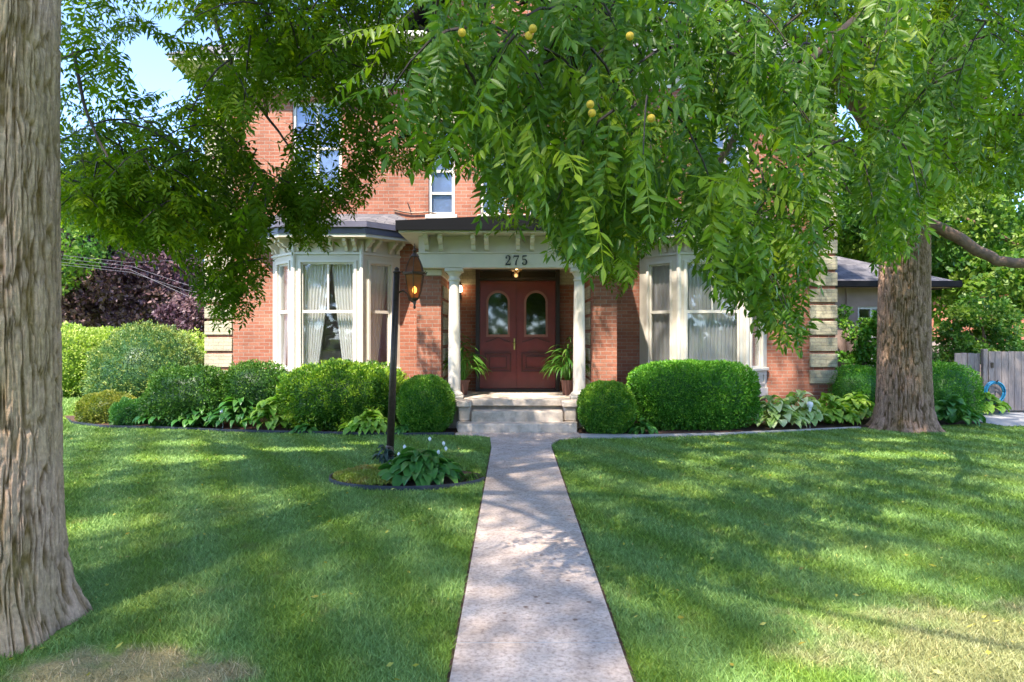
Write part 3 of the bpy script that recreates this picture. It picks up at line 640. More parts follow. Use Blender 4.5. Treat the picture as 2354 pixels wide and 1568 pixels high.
# ------------------------------------------------------------------ lamp post
lx0, ly = X(896, 9.4), 9.4; lx1 = X(912, 9.4); lt = Z(628, 9.4)
post = empty('lamp_post', (lx0, ly, 0), 'dark metal lamp post with one amber glass lantern in round lawn bed', 'lamp post')
m = MB(); m.tube([(lx0, ly, 0), (lx0 + (lx1 - lx0) * .5, ly, lt * .5), (lx1, ly, lt)], [.052, .048, .044], 12); m.build('pole', M['iron'], post, True)
m = MB(); m.lathe([(.075, 0), (.075, .04), (.06, .07), (.058, .2), (.052, .22)], lx0, ly, 12); m.build('pole_base', M['iron'], post)
m = MB(); m.lathe([(.05, lt), (.055, lt + .015), (.03, lt + .04), (.035, lt + .06), (.01, lt + .085)], lx1, ly, 12); m.build('pole_cap', M['iron'], post)
lc = X(953, 9.4); zb_, zt_, zm = Z(688, 9.4), Z(592, 9.4), Z(629, 9.4)
m = MB(); pts = [(lx1 + .03, ly, Z(672, 9.4)), (lx1 + .09, ly, Z(668, 9.4)), (lx1 + .15, ly, Z(676, 9.4)), (lc - .07, ly, Z(690, 9.4)), (lc - .02, ly, Z(694, 9.4)), (lc, ly, Z(690, 9.4))]
m.tube(pts, .013, 8); m.lathe([(.012, Z(710, 9.4)), (.022, Z(706, 9.4)), (.012, Z(702, 9.4)), (.028, Z(694, 9.4)), (.018, Z(688, 9.4))], lc, ly, 10); m.build('bracket_arm', M['iron'], post, True)
lan = MB().lathe([(.03, zb_), (.065, zb_ + .02), (.145, zm - .008), (.175, zm - .006), (.175, zm + .012), (.14, zm + .014)], lc, ly, 6, R(30))
# frame: ring, cap, bars
lan = MB(); lan.loft([[(lc + r * math.cos(R(30 + 60 * j)), ly + r * math.sin(R(30 + 60 * j)), z) for j in range(6)] for r, z in ((.135, zm - .02), (.175, zm - .012), (.175, zm + .012), (.135, zm + .02))])
lan.lathe([(.02, zb_ - .03), (.06, zb_), (.065, zb_ + .02)], lc, ly, 6, R(30))
lan.lathe([(.06, zt_ - .0), (.066, zt_ + .012), (.03, zt_ + .05), (.016, zt_ + .075), (.03, zt_ + .095), (.014, zt_ + .12), (.006, zt_ + .17), (.001, zt_ + .2)], lc, ly, 8)
for j in range(6):
    a = R(30 + 60 * j); q = lambda r, z: (lc + r * math.cos(a), ly + r * math.sin(a), z)
    lan.tube([q(.062, zb_ + .01), q(.10, zb_ + .12), q(.138, zm - .02)], .007, 5); lan.tube([q(.132, zm + .02), q(.118, zm + .09), q(.09, zt_ - .06), q(.058, zt_)], .007, 5)
    lan.tube([q(.17, zm), q(.185, zm + .03)], .008, 5)
lfr = lan.build('lantern', M['iron'], post)
MB().loft([[(lc + r * math.cos(R(30 + 60 * j)), ly + r * math.sin(R(30 + 60 * j)), z) for j in range(6)] for r, z in ((.058, zb_ + .01), (.096, zb_ + .12), (.133, zm - .02))], cap=False).build('lower_glass', M['amber'], lfr)
MB().loft([[(lc + r * math.cos(R(30 + 60 * j)), ly + r * math.sin(R(30 + 60 * j)), z) for j in range(6)] for r, z in ((.128, zm + .02), (.113, zm + .09), (.085, zt_ - .06), (.054, zt_))], cap=False).build('upper_glass', M['amber'], lfr)
MB().lathe([(.008, zb_ + .08), (.026, zb_ + .095), (.034, zb_ + .125), (.024, zb_ + .16), (.004, zb_ + .18)], lc, ly, 10).build('bulb', M['flame'], lfr, True)
# ------------------------------------------------------------------ leaf templates
def leaflet(L, W, hi):
    if hi:
        rows = [(0, .03), (.2, .75), (.42, 1), (.68, .72), (.88, .3), (1, .0)]; v = []
        for t, wd in rows:
            z = -.10 * L * t * t; v += [(t * L, -W / 2 * wd, z + .14 * W * wd), (t * L, 0, z), (t * L, W / 2 * wd, z + .14 * W * wd)]
        q = []
        for i in range(len(rows) - 1): a = i * 3; q += [(a, a + 3, a + 4, a + 1), (a + 1, a + 4, a + 5, a + 2)]
        return np.array(v), np.array(q)
    return np.array([(0, 0, 0), (.42 * L, -W / 2, .1 * W), (L, 0, -.1 * L), (.42 * L, W / 2, .1 * W)]), np.array([(0, 1, 2, 3)])
def compound(hi, r, npair=7, pmax=65, wr=.29):
    V = []; Q = []; T = []; nb = 0; L = 1.0; droop = r.uniform(.12, .5); bend = r.uniform(-.12, .12)
    def rp(s): return np.array([L * s * (1 - .12 * s * droop), bend * s * s, -droop * s * s * .55])
    for i in range(npair):
        s = .16 + .80 * i / (npair - 1); sz = .245 * math.sin(math.pi * (.22 + .62 * s)) ** .8
        for sd in (-1, 1):
            if r.random() < .05: continue
            v, q = leaflet(sz * r.uniform(.85, 1.12), sz * wr, hi)
            a = sd * R(r.uniform(48, 72)) ; pit = R(r.uniform(0, pmax)); roll = r.uniform(-.5, .5)
            cr, sr = math.cos(roll), math.sin(roll); v = v @ np.array([[1, 0, 0], [0, cr, sr], [0, -sr, cr]])
            cp, sp = math.cos(pit), math.sin(pit); v = v @ np.array([[cp, 0, -sp], [0, 1, 0], [sp, 0, cp]])
            ca, sa = math.cos(a), math.sin(a); v = v @ np.array([[ca, sa, 0], [-sa, ca, 0], [0, 0, 1]])
            V.append(v + rp(s + r.uniform(-.02, .02))); Q.append(q + nb); T.append(np.full(len(v), r.uniform(-.12, .12))); nb += len(v)
    v, q = leaflet(.2, .07, hi); p = rp(1); d = rp(1) - rp(.9); a = math.atan2(-d[2], d[0]); cp, sp = math.cos(a), math.sin(a)
    V.append(v @ np.array([[cp, 0, -sp], [0, 1, 0], [sp, 0, cp]]) + p); Q.append(q + nb); T.append(np.zeros(len(v))); nb += len(v)
    for wv in ((0, .004, 0), (0, 0, .004)):
        ss = np.linspace(0, 1, 5); st = np.concatenate([np.array([rp(s) - wv, rp(s) + wv]) for s in ss]); qq = np.array([(2 * i, 2 * i + 2, 2 * i + 3, 2 * i + 1) for i in range(4)])
        V.append(st); Q.append(qq + nb); T.append(np.full(10, .15)); nb += 10
    return np.concatenate(V), np.concatenate(Q), np.concatenate(T)
tr_rng = random.Random(3)
TH = [compound(True, tr_rng, 8) for _ in range(8)]; TL = [compound(False, tr_rng, 7, 32, .34) for _ in range(8)]
def place(templates, org, yaw, pitch, roll, scale, tint):
    V = []; Q = []; T = []; nb = 0; k = rng.integers(0, len(templates), len(org))
    for t, (tv, tq, tt) in enumerate(templates):
        m = k == t; n = m.sum()
        if not n: continue
        cy, sy, cp, sp, cr, sr = np.cos(yaw[m]), np.sin(yaw[m]), np.cos(pitch[m]), np.sin(pitch[m]), np.cos(roll[m]), np.sin(roll[m]); o = 0 * cy; i = o + 1
        Rr = np.array([[i, o, o], [o, cr, -sr], [o, sr, cr]]).transpose(2, 0, 1); Rp = np.array([[cp, o, sp], [o, i, o], [-sp, o, cp]]).transpose(2, 0, 1); Ry = np.array([[cy, -sy, o], [sy, cy, o], [o, o, i]]).transpose(2, 0, 1)
        Rm = Ry @ Rp @ Rr; v = np.einsum('nij,kj->nki', Rm, tv) * scale[m][:, None, None] + org[m][:, None, :]
        V.append(v.reshape(-1, 3)); Q.append((tq[None] + (np.arange(n) * len(tv))[:, None, None] + nb).reshape(-1, 4)); T.append(np.clip(tint[m][:, None] + tt[None], 0, 1).ravel()); nb += n * len(tv)
    return np.concatenate(V), np.concatenate(Q), np.concatenate(T)
# where the crown stops, and the gaps one sees through it (they are real holes in the crown)
YLOW = [(-400, 470), (145, 500), (180, 520), (250, 560), (300, 600), (360, 585), (410, 590), (430, 660), (480, 730), (545, 760), (590, 715), (612, 640), (622, 480), (646, 470), (656, 550), (700, 575), (755, 560), (775, 500), (830, 480), (860, 415), (900, 410), (950, 405), (1000, 395), (1050, 400), (1100, 420), (1112, 520), (1180, 525), (1195, 500), (1245, 505), (1265, 545), (1290, 590), (1340, 615), (1400, 660), (1440, 685), (1470, 615), (1500, 560), (1560, 550), (1590, 570), (1625, 660), (1700, 715), (1760, 765), (1805, 815), (1850, 790), (1875, 690), (1900, 600), (1920, 560), (1925, 480), (1985, 470), (2000, 590), (2050, 610), (2120, 560), (2140, 500), (2200, 470), (2354, 440), (2800, 430)]
GAPS = [[(272, 120), (330, 70), (395, 130), (450, 225), (380, 228), (300, 205)], [(560, 290), (600, 258), (680, 245), (708, 240), (708, 290), (650, 315), (655, 370), (625, 412), (590, 380)],
        [(1918, 385), (1950, 375), (1985, 470), (1922, 480)], [(1628, 310), (1668, 305), (1668, 385), (1632, 390)], [(940, 20), (1000, 10), (985, 85), (940, 85)], [(1160, 480), (1200, 470), (1245, 500), (1160, 505)],
        [(1905, 170), (1990, 170), (1990, 330), (1925, 330)], [(1690, 290), (1785, 300), (1775, 430), (1700, 410)], [(1560, 380), (1605, 370), (1605, 440), (1570, 450)], [(1630, 195), (1695, 195), (1695, 245), (1640, 245)], [(880, 190), (928, 190), (932, 232), (890, 240)], [(1740, 480), (1850, 465), (1850, 560), (1760, 560)], [(715, 330), (790, 330), (780, 430), (715, 420)], [(1280, 430), (1330, 430), (1330, 480), (1290, 480)]]
GP = [.97, .97, .95, .9, .97, .9, .6, .8, .85, .85, .85, .5, .6, .6]
def inpoly(x, y, pl):
    r = np.zeros(len(x), bool); j = len(pl) - 1
    for i in range(len(pl)):
        xi, yi = pl[i]; xj, yj = pl[j]
        r ^= ((yi > y) != (yj > y)) & (x < (xj - xi) * (y - yi) / (yj - yi + 1e-9) + xi); j = i
    return r
SUNPATCH = [(2.5, 3.8, .85, .45), (1.5, 3.35, .5, .3), (3.4, 3.6, .8, .5), (4.7, 3.7, .7, .3), (-3.9, 6.1, .35, .25), (-4.6, 9.6, .9, .28), (-3.3, 10.3, .8, .2), (-.9, 10.2, .4, .1), (-5.2, 10.9, .6, .22), (5.6, 9.9, .7, .2), (6.2, 11.2, .5, .12), (7.5, 9.0, .8, .18), (3.3, 10.8, .35, .1), (-.75, 8.9, .25, .12), (-2.4, 10.9, .4, .12), (-4.2, 5.1, .4, .12), (8.4, 7.2, .6, .25)]
def keep(c, wall=.9):
    n = len(c); y = np.maximum(c[:, 1], .05); px = PX0 + c[:, 0] * F / y; py = HY - (c[:, 2] - CH) * F / y; infr = (c[:, 1] > .3)
    j = rng.normal(0, 10, n); k = ~(infr & (py > np.interp(px, [a for a, b in YLOW], [b for a, b in YLOW]) + j))
    for g, p in zip(GAPS, GP): k &= ~(infr & inpoly(px, py, g) & (rng.random(n) < p))
    # sunlight that reaches the lawn through gaps and the left half of the front
    gx = c[:, 0] - SUN[0] / SUN[2] * c[:, 2]; gy = c[:, 1] - SUN[1] / SUN[2] * c[:, 2]; wob = fbm(np.c_[gx * 2.5, gy * 2.5, 0 * gx]) - .5
    for (a, b, rx, ry) in SUNPATCH: k &= ~((((gx - a) / rx) ** 2 + ((gy - b) / ry) ** 2 + wob * 1.2) < 1)
    t = (WY - c[:, 1]) / -SUN[1]; wx_ = c[:, 0] - SUN[0] * t; wz_ = c[:, 2] - SUN[2] * t
    k &= ~((c[:, 1] < WY - 1) & (wx_ > -7.2) & (wx_ < 1.4) & (wz_ > .6) & (wz_ < 7.3) & (rng.random(n) < wall) & (c[:, 1] > 2))
    t3 = (12.9 - c[:, 1]) / -SUN[1]; bx_ = c[:, 0] - SUN[0] * t3; bz_ = c[:, 2] - SUN[2] * t3
    k &= ~((c[:, 1] > 2) & (c[:, 1] < 12) & (bx_ > -8) & (bx_ < 5) & (bz_ > .45) & (bz_ < 1.5) & (rng.random(n) < np.where(c[:, 2] > 8, .97, wall * 1.3)))
    k &= ~((c[:, 1] > WY - .9) & (c[:, 0] > XL - .4) & (c[:, 0] < XR + .4) & (c[:, 2] < 8.4))       # not through the wall
    return k
def sprays(centers, length, nleaf, scale, hi, tmean, twigs, outward=None, wall=.9, rise=.35, droopy=1.0):
    O = []; YW = []; PT = []; SC = []; TI = []
    n = len(centers); yaw = rng.uniform(0, 2 * np.pi, n); L = length * rng.uniform(.7, 1.2, n); tm = tmean + rng.normal(0, .17, n)
    if outward is not None: yaw = outward + rng.normal(0, .9, n)
    kt = keep(centers, wall)
    for i in range(n):
        p0 = centers[i] - np.array([math.cos(yaw[i]), math.sin(yaw[i]), 0]) * L[i] * .5; pts = []
        for s in np.linspace(0, 1, 5): pts.append(p0 + np.array([math.cos(yaw[i]) * L[i] * s, math.sin(yaw[i]) * L[i] * s, L[i] * (rise * .5 - rise * .2 * s - .55 * droopy * s * s)]))
        if kt[i] and twigs is not None and keep(np.array(pts) - [0, 0, .12], 0).all(): twigs.append((pts, .010 * scale / .42))
        for j in range(nleaf):
            s = (j + .6) / nleaf; q = s * 4; a = min(int(q), 3); O.append(pts[a] + (pts[a + 1] - pts[a]) * (q - a))
            YW.append(yaw[i] + (1 if j % 2 else -1) * random.uniform(.5, 1.5) * (1 - .6 * (s > .9))); PT.append(random.uniform(.15, 1.0) * droopy); SC.append(scale * random.uniform(.75, 1.15)); TI.append(tm[i] + random.gauss(0, .09))
    O = np.array(O); YW = np.array(YW); PT = np.array(PT); SC = np.array(SC); TI = np.array(TI)
    dr = np.c_[np.cos(YW) * np.cos(PT), np.sin(YW) * np.cos(PT), -np.sin(PT) - .15] * SC[:, None]; k = keep(O + dr * .85, wall); k &= keep(O + dr * .45, 0)
    O, YW, PT, SC, TI = O[k], YW[k], PT[k], SC[k], TI[k]
    return place(TH if hi else TL, O, YW, PT, rng.normal(0, .35, len(O)), SC, np.clip(TI, .02, .98))
def regpts(n, px0, px1, py0, py1, Y0, Y1, clump=.0):
    px = rng.uniform(px0, px1, n); py = rng.uniform(py0, py1, n); Y = rng.uniform(Y0, Y1, n); return np.c_[(px - PX0) * Y / F, Y, CH - (py - HY) * Y / F]
def boxpts(n, x0, x1, y0, y1, z0, z1):
    return np.c_[rng.uniform(x0, x1, n), rng.uniform(y0, y1, n), rng.uniform(z0, z1, n)]
def shade_slab(n, x0, x1, y0, y1, z0, z1):      # evenly spread unseen leaf clumps, shaped to filter the sun
    k = max(1, int(math.sqrt(n * (x1 - x0) / (y1 - y0)))); m_ = max(1, n // k); i, j = np.meshgrid(np.arange(k), np.arange(m_)); i = i.ravel(); j = j.ravel()
    return np.c_[x0 + (x1 - x0) * (i + rng.random(len(i))) / k, y0 + (y1 - y0) * (j + rng.random(len(i))) / m_, rng.uniform(z0, z1, len(i))]
def join(parts):
    V = []; Q = []; T = []; nb = 0
    for v, q, t in parts: V.append(v); Q.append(q + nb); T.append(t); nb += len(v)
    return np.concatenate(V), np.concatenate(Q), np.concatenate(T)
# ------------------------------------------------------------------ trunks with real bark relief
def trunk(prof, path, nu, nz, depth, freq, mat, parent, seed=0, roots=5, name='trunk', zfreq=3.6):
    # prof: [(z, r)], path: [(z, x, y)]
    z = np.linspace(prof[0][0], prof[-1][0], nz); r = np.interp(z, [a for a, b in prof], [b for a, b in prof]); cx = np.interp(z, [p[0] for p in path], [p[1] for p in path]); cy = np.interp(z, [p[0] for p in path], [p[2] for p in path])
    th = np.linspace(0, 2 * np.pi, nu, endpoint=False); Zg, Tg = np.meshgrid(z, th, indexing='ij'); Rg = r[:, None] * np.ones_like(Tg)
    ct, st = np.cos(Tg), np.sin(Tg); k = freq
    zf = zfreq; q = np.c_[(ct * k + seed).ravel(), (st * k).ravel(), (Zg * 1.3).ravel()]; wp = (fbm(q * .6, 2) - .5).reshape(Tg.shape) * 1.6
    p = np.c_[(np.cos(Tg + wp * .16) * k + seed).ravel(), (np.sin(Tg + wp * .16) * k).ravel(), (Zg * zf).ravel()]
    n1 = np.abs(fbm(p, 2) - .5) * 4; p2 = p * np.array([2.1, 2.1, 1.8]) + 9; n2 = np.abs(fbm(p2, 2) - .5) * 4; cr = np.abs(vn(np.c_[(ct * k).ravel() * .8, (st * k).ravel() * .8, (Zg * 6).ravel()]) - .5) * 4
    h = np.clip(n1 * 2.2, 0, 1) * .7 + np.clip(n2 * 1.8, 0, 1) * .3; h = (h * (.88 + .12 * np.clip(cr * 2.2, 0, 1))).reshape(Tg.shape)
    fl = np.clip(1 - (Zg - prof[0][0]) / 1.0, 0, 1) ** 2; Rg = Rg * (1 + fl * .12 * np.cos(roots * Tg + seed) * 1.0) + (h - .6) * depth
    v = np.c_[(cx[:, None] + Rg * ct).ravel(), (cy[:, None] + Rg * st).ravel(), Zg.ravel()]
    i, j = np.meshgrid(np.arange(nz - 1), np.arange(nu), indexing='ij'); j2 = (j + 1) % nu
    Q = np.c_[(i * nu + j).ravel(), (i * nu + j2).ravel(), ((i + 1) * nu + j2).ravel(), ((i + 1) * nu + j).ravel()]
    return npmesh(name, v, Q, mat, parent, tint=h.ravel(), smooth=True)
def limbs(lst, parent, mat, name='limb'):
    for pts, r0, r1 in lst:
        P_ = [Vector(p) for p in pts]; out = []
        for i in range(len(P_) - 1):
            for s in range(6):
                t = s / 6; a = P_[max(i - 1, 0)]; b = P_[i]; c = P_[i + 1]; d = P_[min(i + 2, len(P_) - 1)]
                out.append(.5 * ((2 * b) + (c - a) * t + (2 * a - 5 * b + 4 * c - d) * t * t + (3 * b - a - 3 * c + d) * t ** 3) + Vector([random.uniform(-1, 1) * r0 * .12 for _ in range(3)]))
        out.append(P_[-1]); n = len(out)
        MB().tube(out, [r0 + (r1 - r0) * k / (n - 1) for k in range(n)], 10).build(name, mat, parent, True)
def twigmesh(tw, parent, name='twigs'):
    V = []; Q = []; nb = 0
    for pts, r in tw:
        n = len(pts); ring = []
        for i, p in enumerate(pts):
            rr = r * (1 - .6 * i / (n - 1))
            for a in (0, 2.09, 4.19): ring.append(p + rr * np.array([math.cos(a), .5 * math.cos(a + 1), math.sin(a)]))
        V.append(np.array(ring)); Q += [(nb + i * 3 + a, nb + i * 3 + (a + 1) % 3, nb + i * 3 + 3 + (a + 1) % 3, nb + i * 3 + 3 + a) for i in range(n - 1) for a in range(3)]; nb += n * 3
    npmesh(name, np.concatenate(V), np.array(Q), M['wood2'], parent, kind='stuff')
# ---- near left walnut
TL1 = empty('walnut_tree', (-3.10, 4.05, 0), 'nearest walnut tree, its thick furrowed trunk filling the left edge', 'tree', 'walnut trees on the front lawn')
cxn = -3.10
trunk([(-.05, .48), (.06, .445), (.18, .40), (.4, .37), (.8, .355), (1.75, .345), (3.2, .335), (4.6, .33), (6.5, .3)], [(-.05, cxn, 4.05), (3, cxn, 4.05), (6.5, cxn + .15, 3.9)], 560, 1000, .036, 17, M['bark_near'], TL1, 3.3)
limbs([([(cxn + .1, 3.95, 5.8), (-1.6, 4.6, 6.6), (0, 5.6, 6.9), (1.6, 6.2, 6.6), (3.0, 6.3, 6.0)], .2, .05),
       ([(cxn + .1, 3.95, 5.2), (-1.8, 3.9, 5.6), (-.4, 4.0, 5.4), (1.2, 3.9, 4.9), (2.4, 3.9, 4.3)], .12, .03),
       ([(cxn, 3.95, 6.1), (-3.0, 5.5, 6.9), (-3.2, 7.4, 6.6), (-3.3, 8.6, 5.6), (-3.2, 8.9, 4.6)], .16, .02),
       ([(cxn, 3.95, 6.3), (-4.6, 4.6, 7.4), (-6.2, 6.2, 7.0), (-6.6, 7.6, 5.8)], .16, .03),
       ([(cxn, 3.95, 6.3), (-2.0, 2.0, 7.6), (-.8, -.4, 8.2), (1.5, -1.6, 8.0)], .06, .02),
       ([(cxn, 3.95, 6.4), (-4.6, 2, 7.8), (-6.4, 0, 8)], .06, .02), ([(cxn + .1, 3.9, 6.3), (-2.8, 3.6, 9), (-3.2, 1.2, 15), (-4, -2, 19)], .28, .05), ([(-2.8, 3.6, 9), (-6, 0, 14), (-10, -4, 18.5)], .14, .03), ([(-2.8, 3.6, 9), (-3, -3, 14), (-3.5, -8, 19)], .14, .03)], TL1, M['limb'])
tw = []
def rv(px, py, Y): v = P(px, py, Y); return (v.x, v.y, v.z)
limbs([([rv(480, -60, 8.2), rv(500, 60, 8.2), rv(535, 170, 8.1), rv(512, 300, 8.0), rv(520, 420, 8.0), rv(530, 560, 7.9)], .035, .008), ([rv(535, 165, 8.1), rv(600, 250, 8.0), rv(660, 330, 7.9), rv(700, 400, 7.9)], .022, .006),
       ([rv(700, 60, 8.6), rv(760, 180, 8.5), rv(800, 260, 8.3), rv(850, 330, 8.2)], .028, .007), ([rv(170, 120, 6.8), rv(200, 260, 6.8), rv(260, 380, 6.7), rv(330, 470, 6.8)], .02, .006),
       ([rv(1250, -40, 4.2), rv(1300, 100, 4.2), rv(1330, 250, 4.3), rv(1350, 330, 4.2)], .02, .006), ([rv(450, 250, 8.6), rv(430, 380, 8.5), rv(420, 480, 8.4)], .014, .005)], TL1, M['wood2'], 'branch')
parts = [sprays(regpts(160, 120, 700, -150, 620, 6.3, 9.4), .75, 9, .48, False, .38, tw, wall=.25),
         sprays(regpts(22, 430, 610, 500, 720, 7.2, 8.6), .55, 9, .40, False, .30, tw, wall=.1),
         sprays(regpts(46, 425, 600, 170, 560, 7.6, 9.2), .65, 10, .46, False, .34, tw, wall=.1),
         sprays(regpts(26, 630, 800, 380, 560, 7.6, 8.8), .6, 10, .40, False, .30, tw, wall=.2),
         sprays(regpts(150, 600, 1010, -150, 480, 6.5, 9.6), .75, 10, .46, False, .30, tw, wall=.3),
         sprays(regpts(90, 150, 420, 330, 580, 6.3, 8.6), .7, 10, .42, False, .42, tw, wall=.2),
         sprays(shade_slab(1350, -14.5, -3, -11.5, 1.0, 17, 21), 1.1, 10, .46, False, .5, None, wall=1),  # unseen high leaves, added to soften sunlight on the lawn
         sprays(shade_slab(160, -9.5, -4, -8, -2, 13, 16), 1.1, 10, .46, False, .5, None, wall=1),  # extra unseen clump, added to keep sun off the trunk and drop its shadow
         sprays(boxpts(40, -7.5, -2, 3, 8.2, 5.6, 7.4), 1.0, 10, .5, False, .5, None, wall=1)]
V, Q_, T_ = join(parts); npmesh('crown', V, Q_, M['walnut'], TL1, tint=T_)
near = [sprays(regpts(50, 960, 1420, -120, 360, 3.3, 4.4), .5, 8, .40, True, .50, tw, wall=.8, droopy=1.6),
        sprays(regpts(40, 1300, 1800, -120, 430, 3.3, 4.8), .5, 8, .40, True, .48, tw, wall=.8, droopy=1.6),
        sprays(regpts(26, 1230, 1560, 340, 560, 3.9, 4.9), .5, 8, .38, True, .46, tw, wall=.8, droopy=1.6)]
V, Q_, T_ = join(near); npmesh('lower_foliage', V, Q_, M['walnut_hi'], TL1, tint=T_)
twigmesh(tw, TL1)
for (px, py, Y) in ((1062, 75, 3.1), (1225, 66, 3.1), (1216, 82, 3.12), (1357, 240, 3.15), (1361, 260, 3.15), (1448, 83, 3.15), (1497, 272, 3.15), (2100, 470, 4.8)):
    p = P(px, py, Y); m = MB(); r = .019
    m.lathe([(r * math.sin(math.pi * k / 8) + .0002, p.z - r * math.cos(math.pi * k / 8)) for k in range(9)], p.x, p.y, 12); m.build('walnut_fruit', M['fruit'], TL1, True)
# ---- right walnut
TR = empty('walnut_tree', (X(2080, 12.65), 12.65, 0), 'walnut tree with straight brown trunk standing right of the house by the hostas', 'tree', 'walnut trees on the front lawn')
tx = X(2078, 12.65)
trunk([(-.05, .66), (.06, .56), (.2, .50), (.45, .46), (1.0, .43), (2.0, .42), (3.2, .40), (4.0, .38), (5, .34), (7, .3)], [(-.05, tx, 12.65), (2.2, tx, 12.65), (3.6, tx + .02, 12.65), (5, tx - .15, 12.6), (7, tx - .4, 12.4)], 380, 480, .055, 17, M['bark_far'], TR, 11.7, 6)
limbs([([rv(2110, 505, 12.65), rv(2150, 520, 12.5), rv(2200, 545, 12.4), rv(2270, 588, 12.3), rv(2330, 605, 12.2), rv(2420, 600, 12.0)], .125, .08),
       ([(tx - .1, 12.6, 4.6), (5.6, 11.4, 5.8), (4.0, 10, 6.2), (2.6, 8.6, 5.6)], .2, .04), ([(tx, 12.6, 5.2), (6.4, 10.0, 6.8), (5.6, 7.6, 6.6), (4.6, 5.6, 5.8), (3.8, 4.9, 4.6)], .2, .03),
       ([(tx, 12.6, 4.8), (8.4, 11.6, 6.2), (9.6, 10.2, 6.6)], .16, .04), ([(tx - .4, 12.4, 6.8), (6.6, 10.5, 11), (5, 7, 15.5), (3, 1, 19)], .3, .04), ([(tx - .4, 12.4, 6.8), (7, 9.5, 12), (6, 5, 16.5), (1, -5, 20)], .2, .03), ([rv(1700, 240, 9), rv(1715, 300, 9), rv(1730, 370, 9), rv(1752, 400, 9), rv(1750, 450, 9)], .035, .012),
       ([rv(1890, 240, 9.5), rv(1940, 420, 9.4), rv(1975, 450, 9.4), rv(2010, 480, 9.3)], .02, .01), ([(4.6, 5.8, 5.9), rv(1700, 300, 5.3), rv(1730, 500, 5.1), rv(1760, 680, 5.0)], .035, .01)], TR, M['limb'])
tw = []
parts = [sprays(regpts(150, 1150, 1950, -150, 560, 7.2, 10.2), .8, 10, .47, False, .32, tw, wall=.3),
         sprays(regpts(85, 1140, 1480, 330, 700, 6.6, 8.6), .7, 10, .42, False, .36, tw, wall=.2),
         sprays(regpts(50, 960, 1300, 60, 400, 7.4, 9), .7, 10, .42, False, .26, tw, wall=.3),
         sprays(regpts(230, 1880, 2500, -150, 470, 7.5, 11.5), .8, 10, .44, False, .38, tw, wall=.5),
         sprays(shade_slab(450, -3, 8, 1.0, 9, 15, 19), 1.1, 10, .48, False, .5, None, wall=1),  # unseen high leaves over the right side, added to thin the sun
         sprays(shade_slab(680, -3, 7, -11, 1.0, 17, 21), 1.1, 10, .46, False, .5, None, wall=1)]  # unseen leaves behind the camera, added for even lawn shade
V, Q_, T_ = join(parts); npmesh('crown', V, Q_, M['walnut'], TR, tint=T_)
near = [sprays(regpts(68, 1560, 2100, -120, 420, 3.9, 5.8), .55, 8, .42, True, .50, tw, wall=.8, droopy=1.6),
        sprays(regpts(58, 1940, 2420, -120, 560, 5.0, 7.2), .6, 9, .44, True, .50, tw, wall=.8, droopy=1.6),
        sprays(regpts(52, 1560, 1890, 380, 790, 4.7, 5.7), .5, 9, .40, True, .46, tw, wall=.8, droopy=1.6),
        sprays(regpts(14, 1985, 2130, 420, 590, 6.5, 7.5), .5, 9, .42, True, .5, tw, wall=.8, droopy=1.6)]
V, Q_, T_ = join(near); npmesh('lower_foliage', V, Q_, M['walnut_hi'], TR, tint=T_)
twigmesh(tw, TR)
